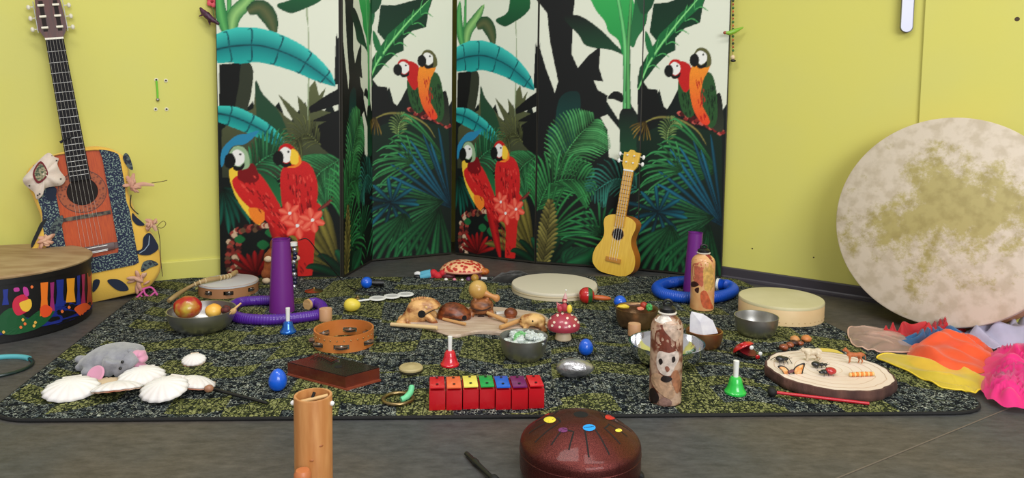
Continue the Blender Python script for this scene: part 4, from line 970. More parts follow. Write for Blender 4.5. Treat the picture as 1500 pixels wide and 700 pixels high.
bottle(974, 587, 48, 156, 'tall bottle printed with brown stones and a pale face, at the front of the rug', STN, None,
    [([(957, 480), (975, 476), (990, 488), (996, 510), (984, 520), (965, 512), (954, 500)], (124, 62, 44), 'red_brown'),
     ([(961, 463), (972, 458), (982, 466), (984, 474), (970, 474), (960, 470)], (236, 226, 216), 'white_stone'),
     ([(972, 474), (984, 470), (997, 468), (998, 486), (990, 500), (980, 492), (972, 482)], (206, 178, 156), 'beige_stone'),
     ([(962, 524), (966, 514), (980, 517), (992, 514), (994, 526), (988, 538), (982, 550), (970, 548), (963, 538)], cream, 'pale_face'),
     ([(965, 527), (969, 525), (971, 531), (967, 534)], dk_, 'dark_eye'), ([(984, 524), (988, 522), (989, 528), (985, 531)], dk_, 'dark_eye'), ([(974, 538), (978, 536), (981, 541), (977, 545)], rs_, 'nose'),
     ([(954, 552), (962, 546), (978, 556), (989, 572), (984, 584), (972, 580), (958, 566)], (196, 158, 126), 'tan_stone'),
     ([(983, 548), (992, 542), (996, 560), (992, 576), (986, 566)], (176, 118, 84), 'rust_stone'), ([(952, 572), (958, 568), (966, 582), (960, 592), (953, 584)], dk_, 'dark_stone'),  # near-black patches belong to the bottle's stone print
     ([(966, 586), (974, 582), (984, 588), (980, 596), (968, 596)], (150, 116, 104), 'grey_stone'), ([(968, 556), (976, 560), (984, 556), (982, 552), (972, 550)], dk_, 'dark_stone')])
bottle(1028, 452, 35, 97, 'tall orange patterned bottle standing behind the crystal bowl', mat('apricot_print', (214, 150, 96), .4, rgb2=(226, 178, 122), scale=30, coat=.2), None,
    [([(1012, 385), (1020, 380), (1030, 382), (1030, 418), (1022, 416), (1013, 412)], (206, 108, 82), 'salmon'), ([(1031, 380), (1044, 384), (1045, 420), (1032, 424)], (222, 176, 92), 'ochre'),
     ([(1032, 371), (1040, 374), (1044, 384), (1038, 378)], (150, 50, 40), 'dark_red'), ([(1011, 414), (1018, 412), (1024, 417), (1018, 420), (1011, 419)], (60, 26, 22), 'maroon'), ([(1026, 430), (1034, 426), (1042, 444), (1044, 452), (1030, 450)], (214, 102, 60), 'orange_red'),
     ([(1018, 423), (1024, 421), (1023, 429), (1019, 427)], (50, 24, 22), 'maroon')])
def bowl(px, py, wpx, hpx, label, m_out, name='metal_bowl', bw=.5, lip=1.02, th=.0012, curve=.5, cat='bowl'):
    p, m = K(px, py); r = wpx/2*m; h = hpx*m; o = thing(name, label, cat, p); out = []
    for i in range(11):
        t = i/10; out.append((r*(bw+(1-bw)*math.sin(t*PI/2)**curve if t else bw), h*(1-math.cos(t*PI/2)*1)))
    out = [(0, 0), (r*bw*.9, 0)]+out[1:]
    inn = [(max(a-th*1.6, 0), b+th*(1.6 if b < h*.9 else .3)) for a, b in out[::-1]]
    part('shell', MB().lathe(out+[(r*lip, h+.0005), (r*lip, h+.0016), (r*.985, h+.0012)]+inn[1:-1]+[(0, th*2)], 72), m_out, o, ang=60)
    return o, p, r, h
b1, bp1, br1, bh1 = bowl(296, 482, 96, 30, 'wide steel bowl holding toy fruit, near the purple tube', STEEL, bw=.5, curve=.9)
b2, bp2, br2, bh2 = bowl(767, 525, 71, 34, 'deep steel bowl filled with white and green glass pieces', STEEL, bw=.5, curve=.9)
b3, bp3, br3, bh3 = bowl(976, 530, 110, 30, 'shiny wide steel bowl directly behind the stone-print bottle', CHROME, bw=.5, curve=.9)
b4, bp4, br4, bh4 = bowl(1107, 490, 63, 28, 'small deep steel bowl in front of the pale wooden drum', STEEL, bw=.55, curve=.8)
BRZ = mat('hammered_bronze', (168, 134, 98), .38, .9, rgb2=(126, 98, 70), scale=30, bump=.5, bscale=60)
b5, bp5, br5, bh5 = bowl(932, 477, 62, 27, 'hammered bronze singing bowl holding small toys', BRZ, 'singing_bowl', bw=.72, curve=.8, th=.003)
b6, bp6, br6, bh6 = bowl(1031, 507, 54, 24, 'copper-brown singing bowl under a white crystal', mat('warm_copper', (196, 144, 100), .36, .9, rgb2=(170, 118, 80), scale=12), 'singing_bowl', bw=.6, lip=.93, curve=.7, th=.003)
# contents
def lump(name, c, rx, ry, rz, m, label, cat, seed=0, amp=.18, rot=0, group=None, fr=1.6):
    def fn(q): return q*(1+amp*noise.noise(q*fr+Vector((seed*3.1, seed, 0))))
    return solo(name, MB().ball((0, 0, 0), rx, ry, rz, 20, 14, fn=fn), m, label, cat, c, rot, group)
FRED = mat('mango_red', (176, 24, 26), .32, rgb2=(196, 176, 60), scale=16, thr=(.50, .68), coat=.4)
z1 = RT+bh1
c = G(275, 450, z1+.004); lump('toy_mango', c, .039, .033, .031, FRED, 'large red and yellow mango in the steel bowl', 'fruit', 1, .08)
c = G(313, 455, z1-.004); lump('toy_orange', c, .023, .022, .020, mat('amber_fruit', (236, 160, 52), .35, rgb2=(244, 196, 90), scale=12), 'small amber fruit beside the mango in the steel bowl', 'fruit', 2, .06)
c = G(331, 454, z1-.002); lump('pine_cone', c, .014, .014, .013, mat('cone_maroon', (96, 36, 34), .7, rgb2=(50, 22, 24), scale=90, kind='voronoi', bump=.8), 'dark textured seed cone at the right rim of the fruit bowl', 'cone', 3, .1)
a = G(335, 460, z1-.006); b = G(353, 444, z1+.016); mx_ = (a+b)/2
sp_ = thing('wooden_clapper', 'small wooden spoon sticking out of the fruit bowl', 'spoon', a)
part('handle', MB().tube([Vector(), (b-a)*.5, b-a], [.004, .0035, .0025], 10), WOODL, sp_); part('scoop', MB().ball((b-a)*.35+Vector((0, 0, -.003)), .011, .006, .008, T=Matrix.Rotation(-.7, 4, 'Y')), WOODL, sp_)
GLW = mat('frosted_glass_bit', (236, 244, 240), .25, trans=.35, spec=.6); GLG = mat('green_glass_bit', (150, 226, 150), .2, trans=.4)
rd = random.Random(4)
for i in range(34):
    a = rd.uniform(0, 2*PI); rr = br2*.86*math.sqrt(rd.random()); 
    gr = abs(rr*math.cos(a)+.006) < .014 and rd.random() < .8
    lump('glass_pebble', (bp2.x+rr*math.cos(a), bp2.y+rr*math.sin(a), RT+bh2*.86+.008*(1-rr/br2)), rd.uniform(.006, .011), rd.uniform(.006, .011), rd.uniform(.005, .009), GLG if gr else GLW, ('green' if gr else 'clear white')+' glass pebble heaped in the deep steel bowl', 'pebble', i, .5, rd.uniform(0, 3), ('green' if gr else 'clear')+' glass pebbles in the steel bowl', 2.5)
solo('gem_heap', MB().lathe([(0, bh2*.82), (br2*.6, bh2*.80), (br2*.9, bh2*.74)], 32), GLW, 'bed of tiny white glass crumbs in the deep steel bowl', 'crumbs', bp2, kind='stuff')
# crystal chunk
cp = Vector((bp6.x, bp6.y, RT+bh6*.5)); mm = mp(cp.y)
def xt(x, y, Y=None): q = atY(x, y, cp.y if Y is None else Y); return q-cp
cv = [xt(1010, 488, cp.y-.01), xt(1011, 462), xt(1013, 456), xt(1030, 460), xt(1044, 469), xt(1052, 488, cp.y-.008), xt(1030, 491, cp.y-.024), xt(1026, 472, cp.y-.016), xt(1014, 474, cp.y+.018), xt(1048, 478, cp.y+.018), xt(1028, 488, cp.y+.022)]
bm = bmesh.new(); vs_ = [bm.verts.new(v) for v in cv]; bmesh.ops.convex_hull(bm, input=vs_); bm.verts.index_update(); cmb = MB().add([v.co.copy() for v in bm.verts], [[v.index for v in f.verts] for f in bm.faces]); bm.free()
solo('crystal_chunk', cmb, mat('milky_quartz', (232, 230, 234), .3, rgb2=(214, 212, 222), scale=40, bump=.6, bscale=40, trans=.15), 'rough white crystal resting in the copper-brown bowl', 'crystal', cp, ang=8)
# things in the hammered bowl
zt = RT+bh5
def E(px, py, z): return G(px, py, z)
lump('toy_duckling', E(913, 449, zt+.002), .018, .007, .006, mat('yellow_toy', (226, 196, 60), .5), 'flat yellow toy on the left rim of the bronze bowl', 'toy', 5, .3)
c = E(943, 447, zt+.006); sh_ = thing('egg_maraca', 'small red maraca head with thin handle resting in the bronze bowl', 'maraca', c)
part('ball', MB().ball((0, 0, 0), .0105, .0095, .0105), mat('brick_red', (164, 52, 36), .4), sh_); part('handle', MB().tube([(0, 0, 0), E(912, 447, zt+.004)-c], [.0022, .0018], 8), mat('brown_stick', (96, 60, 44), .5), sh_)
lump('green_toy', E(951, 450, zt+.003), .009, .007, .010, mat('green_toy', (70, 160, 80), .5), 'crumpled green toy on the right rim of the bronze bowl', 'toy', 6, .6, fr=3)
lump('salmon_toy', E(938, 452, zt+.000), .010, .007, .005, mat('salmon_toy', (226, 130, 104), .5), 'salmon pink toy lying inside the bronze bowl', 'toy', 7, .3)
# eggs and balls
def egg(px, py, wpx, hpx, m, label, lying=None, base=None, name='egg_shaker', group=None):
    base = py+hpx*.36 if base is None else base
    p, mm = K(px, base); r = wpx/2*mm; h = hpx/2*mm; hz = h if lying is None else r
    T = {'x': Matrix.Rotation(PI/2, 4, 'Y'), None: Matrix.Identity(4)}[lying]
    if lying: r, h = hpx/2*mm, wpx/2*mm; hz = r
    return solo(name, egg_mb(r, h), m, label, 'shaker', p+Vector((0, 0, hz)), T.to_euler() if lying else (0, 0, 0))
egg(407, 560, 27, 34, BLUEP, 'blue egg shaker standing left of the brown box')
egg(858, 511, 22, 25, BLUEP, 'blue egg shaker right of the red mushroom')
egg(908, 443, 19, 17, BLUEP, 'blue egg shaker half hidden behind the bronze bowl', base=449)
egg(516, 449, 25, 20, mat('lemon_egg', (228, 206, 74), .4, bump=.1), 'yellow egg shaker lying in front of the white ring chain', lying='x')
egg(842, 542, 57, 29, mat('silver_leaf', (188, 186, 188), .3, .85, rgb2=(150, 148, 150), scale=40, bump=.6, bscale=160), 'large silver egg shaker lying left of the stone-print bottle', lying='x')
p, mm = K(537, 422); bl = thing('ball_maraca', 'small blue ball rattle with a black handle at the back of the rug', 'maraca', p)
part('ball', MB().ball((0, 0, 8.5*mm), 8.5*mm), BLUEP, bl); part('handle', MB().tube([(.015, .004, 8*mm), (.035, .01, 7*mm), (.056, .016, 6.5*mm)], [.009, .012, .011], 12), BLKP, bl)
# hand bells
def bell(px, py, wpx, bpx, hpx, hw, m, label):
    p, mm = K(px, py); r = wpx/2*mm; bh = bpx*mm; H = hpx*mm
    o = thing('hand_bell', label, 'bell', p)
    part('bell_cup', MB().lathe([(r*.94, 0), (r, bh*.04), (r, bh*.14), (r*.90, bh*.20), (r*.76, bh*.38), (r*.64, bh*.62), (r*.56, bh*.86), (r*.44, bh*.97), (r*.2, bh)], 36), m, o)
    part('handle', MB().lathe([(hw*mm*.5, bh*.98), (hw*mm*.55, H*.8), (hw*mm*.6, H*.99), (hw*mm*.4, H), (0, H)], 16), WHP, o)
    part('clapper', MB().ball((0, 0, bh*.2), r*.25, n=10, m=8), STEEL, o)
bell(422, 487, 24, 18, 38, 5.6, mat('blue_enamel', (16, 96, 190), .2, .5, coat=.5), 'blue hand bell with a white handle, in front of the purple tube')
bell(659, 535, 28, 23, 45, 6, mat('red_enamel', (206, 20, 40), .25, coat=.6), 'red hand bell with a white handle, beside the pale wooden slab')
bell(1077, 576, 32, 26, 51, 7.5, mat('green_enamel', (40, 190, 70), .3, coat=.5), 'green hand bell with a white handle, left of the wood slice')
# corrugated tubes
def hose(pts, rpx, m, label, name='corrugated_tube', caps=()):
    q0 = pts[0].copy(); o = thing(name, label, 'tube', Vector((q0.x, q0.y, RT)))
    q0.z = RT
    C_ = cr([p-q0 for p in pts], 30); rs = [rpx*(1+.07*math.sin(i*PI*.66)) for i in range(len(C_))]
    part('ribbed_hose', MB().tube(C_, rs, 16), m, o, ang=80)
    for (i, mt) in caps:
        t = (C_[1]-C_[0]).normalized() if i == 0 else (C_[-2]-C_[-1]).normalized(); e = C_[i]
        part('tube_end', MB().tube([e-t*.004, e+t*.004], rpx*1.12, 18), mt, o)
    return o
PURH = mat('violet_hose', (82, 34, 150), .4, coat=.2); PURC = mat('purple_plastic', (110, 34, 128), .42, spec=.5); BLUH = mat('blue_hose', (16, 78, 190), .4, coat=.2)
rp = 7.5*mp(2.15)
def T_(px, py, z=None): return G(px, py, (RT+rp*.98) if z is None else z)
hose([T_(451, 446), T_(461, 443), T_(472, 449), T_(470, 459), T_(447, 464), T_(400, 468), T_(362, 467), T_(342, 462), T_(340, 452), T_(350, 443), T_(375, 440), T_(404, 440)], rp, PURH, 'violet corrugated tube coiled round the purple cone', caps=[(0, WOODL)])
rp2 = 7.8*mp(2.55)
q = lambda x, y: G(x, y, RT+rp2)
hose([q(1052, 416), q(1066, 418), q(1074, 424), q(1066, 431), q(1045, 435), q(1018, 436), q(990, 434), q(968, 429), q(963, 421), q(976, 415), q(1000, 412), q(1024, 411.5), q(1040, 413)], rp2, BLUH, 'blue corrugated tube in a ring round the tall purple tube', caps=[(0, WHP), (-1, WHP)])
def cone(px, py, w0, w1, hpx, label, rot=0):
    p, mm = K(px, py); h = hpx*mm; a, b = w0/2*mm, w1/2*mm
    o = thing('purple_cone', label, 'tube', p, (0, rot, 0))
    part('wall', MB().lathe([(a, 0), (b, h), (b*.86, h), (a*.9, 0)], 48), PURC, o)
    part('rim', MB().lathe([(b*1.0, h-.002), (b*1.03, h-.001), (b*1.03, h+.001), (b*.9, h+.001)], 48), PURC, o)
cone(413, 455, 37, 26, 108, 'purple plastic cone standing inside the violet tube ring')
cone(1012, 426, 23, 21, 88, 'tall narrow purple tube standing behind the orange bottle', rot=.05)
# pegs
for px, py, wpx, hpx, lb in ((477, 469, 19, 18, 'short wooden peg standing behind the tambourine'), (929, 491, 19, 18, 'short pale wooden peg in front of the bronze bowl')):
    p, mm = K(px, py); r = wpx/2*mm; h = hpx*mm
    o = thing('wooden_peg', lb, 'peg', p); part('barrel', MB().lathe([(0, 0), (r*.95, 0), (r, .001), (r, h-.001), (r*.97, h), (r*.9, h)], 28), mat('peg_side', (196, 148, 108), .5), o)
    part('end_grain', MB().lathe([(r*.92, h-.0004), (0, h+.0002)], 28), mat('peg_end', (216, 176, 136), .6, rgb2=(196, 150, 110), scale=60), o)
# bamboo shaker tube in the foreground
p, mm = K(460, 735, 0); r = 28.3*mm; h = 168*mm
bt = thing('bamboo_tube', 'tall bamboo tube standing on the floor at the front edge of the rug', 'tube', p)
BMB = mat('golden_bamboo', (206, 146, 88), .4, rgb2=(186, 122, 66), scale=20, stretch=(4, 4, .5), coat=.3)
part('tube_wall', MB().lathe([(r, 0), (r, h-.002), (r*.985, h), (r*.86, h), (r*.86, h-.06), (0, h-.06)], 64), BMB, bt)
part('inner_bar', MB().tube([(-r*.8, -r*.3, h-.010), (r*.72, r*.25, h-.004)], .0032, 10), WOODL, bt)
part('black_peg', MB().tube([(-r*.08, 0, h-.008), (r*.05, r*.1, h+.003)], .0026, 10), BLKP, bt)
for sx_ in (-1, 1): part('side_bead', MB().ball((sx_*r*1.04, -.004, h-.012), .004), WHP, bt)
for k in range(3): part('bamboo_node', MB().ball((r*math.cos(-1.9+.5*k)*.99, r*math.sin(-1.9+.5*k)*.99, h*(.35+.12*k)), .0035, .0012, .002, T=Matrix.Rotation(-1.9+.5*k+PI/2, 4, 'Z')), mat('bamboo_scar', (160, 96, 50), .5), bt)
kp, km = K(444, 762, 0)
knob = thing('striker_peg', 'turned terracotta wooden peg standing at the foot of the bamboo tube', 'peg', (kp.x, kp.y, 0)); part('knob_body', MB().lathe([(0, 0), (.012, 0), (.014, .006), (.0105, .020), (.0095, .045), (.0115, .058), (.0135, .066), (.013, .076), (.010, .081), (0, .082)], 28), mat('terracotta_wood', (190, 112, 66), .45), knob)
# seven chime blocks
CB = mat('red_block_plastic', (188, 14, 28), .32, coat=.3)
rows_ = [('red', (206, 22, 34)), ('orange', (240, 112, 62)), ('yellow', (240, 226, 100)), ('green', (20, 160, 70)), ('blue', (30, 96, 206)), ('purple', (116, 24, 96)), ('scarlet', (212, 24, 40))]
desc = ['leftmost, with a red bar', 'with an orange bar', 'with a yellow bar', 'with a green bar', 'with a blue bar', 'with a purple bar', 'rightmost, with a scarlet bar']
x_e = [628, 653, 677.5, 702, 725.5, 749, 774, 798]
for i, (nm, c) in enumerate(rows_):
    yb = 601.5-.25*i-(1.2 if i in (2, 3, 6) else 0); a = R(x_e[i]+.6, yb); b = R(x_e[i+1]-.6, yb-.2); w_ = (b-a).length; rz = math.atan2(b.y-a.y, b.x-a.x)+math.radians(4)
    mm = mp(a.y); h = 33*mm; D_ = .062
    o = thing('chime_block', 'red chime block in the row, '+desc[i], 'chime', a, rz, 'chime blocks in a row')
    part('resonator', MB().box(0, w_, 0, D_, 0, h*.93, bev=.0015), CB, o)
    part('top_ledge', MB().box(.001, w_-.001, D_-.008, D_+.0, h*.93, h*1.02, bev=.0006), CB, o)
    bar = part('tone_bar', MB().box(w_*.05, w_*.95, -.002, D_-.004, h*1.04, h*1.04+.0032, bev=.001), mat('bar_'+nm, c, .3, coat=.4), o, nm+' painted metal bar')
    for yy_ in (.012, D_-.014): part('screw', MB().lathe([(0, h*1.04+.0036), (.0030, h*1.04+.0036), (.0030, h*1.04+.003)], 12, Tm((w_*.5, yy_, .0014))), mat('hole_dark', (24, 16, 18), .6), bar)
# brown thumb piano box
A_, B_, C2 = R(421.5, 549), R(506, 571), R(556, 557); e1 = B_-A_; e2 = C2-B_; w_ = e1.length; d_ = e2.length; rz = math.atan2(e1.y, e1.x)
hb = 20*mp(A_.y)
kb = thing('thumb_piano', 'dark brown wooden box instrument with a glossy top', 'instrument', A_, rz)
KBR = mat('reddish_brown_lacquer', (104, 44, 26), .32, rgb2=(84, 32, 20), scale=20, coat=.5)
n = e2-e1*(e2.dot(e1)/w_/w_); dp = n.length; shx = e2.dot(e1)/w_
quad = [(0, 0), (w_, 0), (w_+shx, dp), (shx, dp)]
def inset_q(k): cx = sum(q[0] for q in quad)/4; cy = sum(q[1] for q in quad)/4; return [(cx+(x-cx)*k, cy+(y-cy)*k) for x, y in quad]
part('case', MB().prism(quad, .003, hb-.002), KBR, kb, smooth=False); part('base_flange', MB().prism([(x*1.0+(.006 if x > w_*.5 else 0), y-.002) for x, y in quad], 0, .004), mat('copper_flange', (150, 72, 48), .3, .2, coat=.5), kb, smooth=False)
part('lid', MB().prism(inset_q(.99), hb-.002, hb), mat('black_brown_lid', (34, 22, 20), .25, rgb2=(48, 28, 24), scale=14, coat=.4), kb, smooth=False)
cx = sum(q[0] for q in quad)/4; cy = sum(q[1] for q in quad)/4
part('sound_hole', MB().lathe([(0, hb+.0006), (.009, hb+.0006), (.009, hb)], 24, Tm((cx+.02, cy-.005, 0))), mat('hole_black', (6, 5, 6)), kb)
for k in range(9):
    u0 = .1+k*.04; q0 = Vector(quad[0])*(1-u0)+Vector(quad[3])*u0; 
    a = Vector((quad[0][0]*(1-.2)+quad[1][0]*.2, 0, 0)); x0 = shx*.55+w_*(.05+.045*k); y0 = dp*.96
    part('tine', MB().tube([(x0, y0*.95, hb+.002), (x0+.002, y0*(.70-.03*abs(k-4)), hb+.004)], .0012, 6), mat('reddish_tine', (120, 60, 56), .3, .8), kb)
part('tine_bridge', MB().box(shx*.5+w_*.03, shx*.5+w_*.47, dp*.80, dp*.83, hb, hb+.003), CHROME, kb)
# ring with a green grip, brass disc, cymbals
p, mm = K(583, 586.5); rg = thing('brass_ring', 'open brass ring with a green toy grip on it', 'ring', p); rr = 22*mm
part('ring', MB().tube([(math.cos(a*PI/24)*rr, math.sin(a*PI/24)*rr, .0042) for a in range(48)], .0040, 10, closed=True), mat('old_gold', (150, 128, 88), .3, .9), rg)
part('green_grip', MB().tube(cr([(rr*.30, -rr*.55, .009), (rr*.62, -rr*.3, .012), (rr*.85, rr*.1, .018), (rr*.9, rr*.35, .030)], 5), [.006]*5+[.0068]*5+[.0064]*5+[.004], 12), mat('mint_rubber', (110, 206, 150), .45), rg)
p, mm = K(602, 545); fc = thing('finger_cymbals', 'pair of stacked pale discs lying behind the red chime block', 'cymbals', p); r = 18*mm
part('lower_disc', MB().lathe([(0, 0), (r*.8, 0), (r*.97, .004), (r*.97, .0075), (0, .0075)], 40), mat('dark_olive_disc', (52, 48, 34), .5), fc)
part('upper_disc', MB().lathe([(0, .0085), (r, .0085), (r, .012), (r*.9, .015), (r*.4, .0155), (r*.3, .0175), (0, .018)], 40), mat('beige_disc', (178, 162, 116), .5), fc)
for px, py, wpx, lb in ((460, 427, 27, 'small bronze cymbal on the rug behind the violet tube'), (524, 440, 22, 'small bronze cymbal behind the yellow egg')):
    p, mm = K(px, py); r = wpx/2*mm
    o = thing('small_cymbal', lb, 'cymbal', p); part('plate', MB().lathe([(0, .008), (r*.25, .0075), (r*.35, .004), (r, .001), (r, .003), (r*.35, .006), (r*.2, .0095), (0, .010)], 40), BRASS, o); part('knob', MB().ball((0, 0, .012), .004), BRASS, o)
wc = thing('ring_chain', 'white plastic ring bells laid in a row at the back of the rug', 'rings', R(577, 440))
for i, (x, y) in enumerate(((553, 439.5), (574, 437), (594, 434.5))):
    q_ = R(x, y)-R(577, 440); r = 12.5*mp(2.4)
    part('white_ring', MB().tube([(q_.x+math.cos(a*PI/16)*r*.78, q_.y+math.sin(a*PI/16)*r*.78, .006+.001*i) for a in range(32)], r*.22, 8, closed=True, flat=.5), WHP, wc)
    part('disc', MB().lathe([(0, .004), (r*.7, .004), (r*.7, .008), (0, .008)], 24, Tm((q_.x, q_.y, .001*i))), mat('pale_grey_disc', (206, 206, 206), .3), wc)
a = R(541, 441)-R(577, 440); b = R(524, 443)-R(577, 440); part('handle', MB().tube([(a.x, a.y, .005), (b.x, b.y, .005)], .003, 8), WHP, wc)
wp = [(436, 352, .10), (448, 352, .13), (462, 372, .09), (480, 394, .04), (500, 410, .012), (520, 424, .012), (545, 428, .012), (570, 428.5, .012)]
wp_ = [atY(437, 352, 2.42), atY(450, 350, 2.42), atY(464, 366, 2.45), atY(482, 388, 2.48), G(500, 409, .012), G(516, 422, .012), G(540, 428, .012), G(570, 428.5, .012)]
w0 = wp_[4].copy(); solo('black_cable', MB().tube(cr([q_-w0 for q_ in wp_], 6), .0018, 6), BLKR, 'thin black cable drooping onto the rug by the blue ball', 'cable', w0)
# red and green maraca
p, mm = K(859, 444); mc = thing('striped_maraca', 'red and green ball maraca lying beside the off-white drum', 'maraca', p); r = 12*mm
part('ball', MB().ball((0, 0, r), r), mat('maraca_red', (190, 30, 34), .3, coat=.5), mc)
part('green_band', MB().lathe([(r*1.01*math.cos(t), r*1.01*math.sin(t)) for t in [(.15+.1*k) for k in range(7)]], 32, Tm((0, 0, r), ry=PI/2)), mat('maraca_green', (30, 90, 44), .3, coat=.5), mc)
hx = r*.8; part('handle', MB().lathe([(0, hx), (.006, hx), (.008, hx+.01), (.0085, hx+.03), (.006, hx+.05), (.003, hx+.058), (0, hx+.058)], 20, Tm((0, 0, r*.85), ry=PI/2+.08)), mat('orange_handle', (190, 92, 40), .4), mc)
# mushroom with a little figure on the cap
p, mm = K(825, 497); mu = thing('toy_mushroom', 'red spotted wooden mushroom standing right of the glass bowl', 'mushroom', p); r = 25*mm
part('stem', MB().lathe([(0, 0), (r*.46, 0), (r*.50, .003), (r*.44, r*.3), (r*.34, r*.6), (r*.30, r*.75)], 36), mat('mushroom_stem', (226, 204, 170), .5), mu)
capm = MB().lathe([(r*.2, r*.60), (r*.7, r*.56), (r*.93, r*.66), (r, r*.85), (r*.95, r*1.05), (r*.78, r*1.33), (r*.5, r*1.52), (r*.25, r*1.6), (0, r*1.62)], 48)
part('cap', capm, mat('mushroom_red', (168, 56, 74), .32, coat=.4), mu); MS = Surf(capm, Matrix.Translation(p))
for x, y in ((809, 477), (820, 479), (834, 478), (841, 477), (806, 466), (817, 462), (831, 466), (843, 468), (812, 472), (838, 461), (847, 472), (824, 459), (829, 473)):
    mb = MB(); MS.poly(mb, [(x+math.cos(k*PI/5)*1.9, y+math.sin(k*PI/5)*1.9) for k in range(10)], .0006, False); part('spot', mb, mat('spot_cream', (236, 214, 196), .5), mu)
fz = RT+r*1.56; fp = Vector((p.x, p.y, fz)); fg = thing('gnome_figurine', 'tiny red and yellow gnome figure sitting on the mushroom cap', 'figurine', fp)
def fq(x, y): q_ = atY(x, y, p.y); return q_-fp
organic('body', MB().ball(fq(827, 450)+Vector((0, 0, 0)), .0085, .008, .013).ball(fq(827, 440), .0068).ball(fq(820, 453), .006, .006, .009).ball(fq(833, 454), .006, .006, .007).tube([fq(822, 446), fq(817, 447), fq(818, 455)], .003, 8), mat('gnome_rose', (176, 52, 66), .5), fg, .0016, smooth=2)
part('skirt', MB().ball(fq(834, 452)+Vector((0, -.003, 0)), .0075, .006, .012), mat('gnome_yellow', (232, 204, 70), .5), fg)
part('face', MB().ball(fq(827, 441)+Vector((0, -.004, 0)), .0042, .004, .0045), mat('gnome_skin', (226, 170, 150), .5), fg)
part('hat', MB().lathe([(.0066, 0), (.005, .006), (.0025, .012), (0, .017)], 20, Tm(fq(828, 437))), mat('gnome_hat', (206, 160, 158), .6), fg); part('white_bobble', MB().ball(fq(829, 425), .0025), WHP, fg)
part('pink_arm', MB().tube([fq(821, 447), fq(816, 443), fq(817, 451)], .0022, 8), mat('gnome_pink', (226, 140, 140), .5), fg)
# ---------------------------------------------------------------- wooden creatures on the pale slab
ZS = RT+.012
sl = [(597, 477), (612, 480), (632, 485), (650, 491), (666, 495.5), (684, 492), (702, 489.5), (722, 491), (742, 492.5), (768, 492), (792, 486), (806, 478), (800, 468), (788, 462), (765, 458), (740, 456), (700, 454), (655, 456), (625, 462), (604, 469)]
c0 = R(700, 474); P = [G(x, y, RT)-c0 for x, y in sl]
PALEW = mat('pale_split_wood', (206, 186, 166), .6, rgb2=(180, 154, 132), scale=12, stretch=(1, 8, 1), bump=.3)
def slab(pts, th, wav, m_top, label, name):
    C_ = cr([(p.x, p.y, 0) for p in pts], 3, True); n = len(C_); rings = []
    for (k, z) in ((1.0, .0008), (1.015, th*.6), (.99, th), (.6, th+.0005), (.25, th)):
        rings.append([(p.x*k, p.y*k, max(.0005, z+(wav*math.sin(p.x*28+.5)*k if z > .001 else 0))) for p in C_])
    vs = [v for r in rings for v in r]+[(0, 0, th)]
    fs = [(r*n+i, r*n+(i+1) % n, (r+1)*n+(i+1) % n, (r+1)*n+i) for r in range(4) for i in range(n)]+[(4*n+i, 4*n+(i+1) % n, 5*n) for i in range(n)]
    fs.append(tuple(range(n))[::-1])
    return MB().add(vs, fs)
wslab = thing('wavy_wood_slab', 'pale wavy-edged slab under the wooden frogs', 'slab', c0)
part('slab_top', slab(P, .011, .002, None, '', ''), PALEW, wslab)
def YL(c, px, py): return atY(px, py, c.y)-c        # point in the upright plane through c, local to c
def spread(mb, c, pts):
    for (x, y, rx, ry, rz, dy) in pts:
        q = YL(c, x, y); mb.ball((q.x, q.y+dy, q.z), rx, ry, rz, 16, 10)
    return mb
FR1 = mat('carved_light_wood', (226, 176, 112), .45, rgb2=(138, 74, 36), scale=26, stretch=(1, 1, 1.6), bump=.5, thr=(.42, .62), coat=.2)
FR2 = mat('carved_dark_wood', (150, 76, 38), .38, rgb2=(70, 32, 18), scale=34, stretch=(1, 1, 2), bump=.4)
def inflate(mb, c, pts, hw, T=1, dy=0):
    """a rounded solid from a side outline given in photo pixels"""
    C_ = [YL(c, x, y) for x, y in pts]; C_ = cr(C_, 3, True); n = len(C_); ce = sum(C_, Vector())/n; rings = []
    for j in range(11):
        t = -1+2*j/10; k = math.sqrt(max(0.0, 1-abs(t)**2.6)); k = max(k, .18); rings.append([Vector((ce.x+(p.x-ce.x)*k, t*hw+dy, max(.0015, ce.z+(p.z-ce.z)*k))) for p in C_])
    vs = [v for r in rings for v in r]; fs = [(j*n+i, j*n+(i+1) % n, (j+1)*n+(i+1) % n, (j+1)*n+i) for j in range(10) for i in range(n)]
    fs += [tuple(range(n))[::-1], tuple(10*n+i for i in range(n))]
    return mb.add(vs, fs)
# big light frog, in profile, facing right
c = R(614, 474); m = mp(c.y); f1 = thing('wooden_frog', 'large light wooden frog facing right at the left end of the slab', 'frog', c)
mb = MB()
inflate(mb, c, [(585, 472), (588, 463), (594, 455), (598, 446), (604, 440), (612, 437), (622, 436), (632, 437), (640, 441), (645.5, 446.5), (643, 450), (636, 453), (631, 458), (628, 465), (622, 471), (610, 473), (596, 474)], .036)
q = YL(c, 592, 470); mb.ball((q.x, -.018, q.z), 11*m, 8*m, 7*m); mb.ball((q.x, .018, q.z), 11*m, 8*m, 7*m)
for sy in (-1, 1):
    a = YL(c, 626, 458); b = YL(c, 634, 464); e = YL(c, 641, 472); mb.tube([(a.x, sy*.024, a.z), (b.x, sy*.030, b.z), (e.x, sy*.028, e.z+.004)], [.012, .010, .007], 8)
    a = YL(c, 600, 468); b = YL(c, 590, 474); mb.tube([(a.x, sy*.026, a.z), (b.x, sy*.03, b.z+.003), (b.x+.03, sy*.032, .004)], [.012, .009, .006], 8)
    q = YL(c, 626, 446); mb.ball((q.x, sy*.019, q.z), .0055, .004, .0055)
organic('body', mb, FR1, f1, .0022, smooth=3)
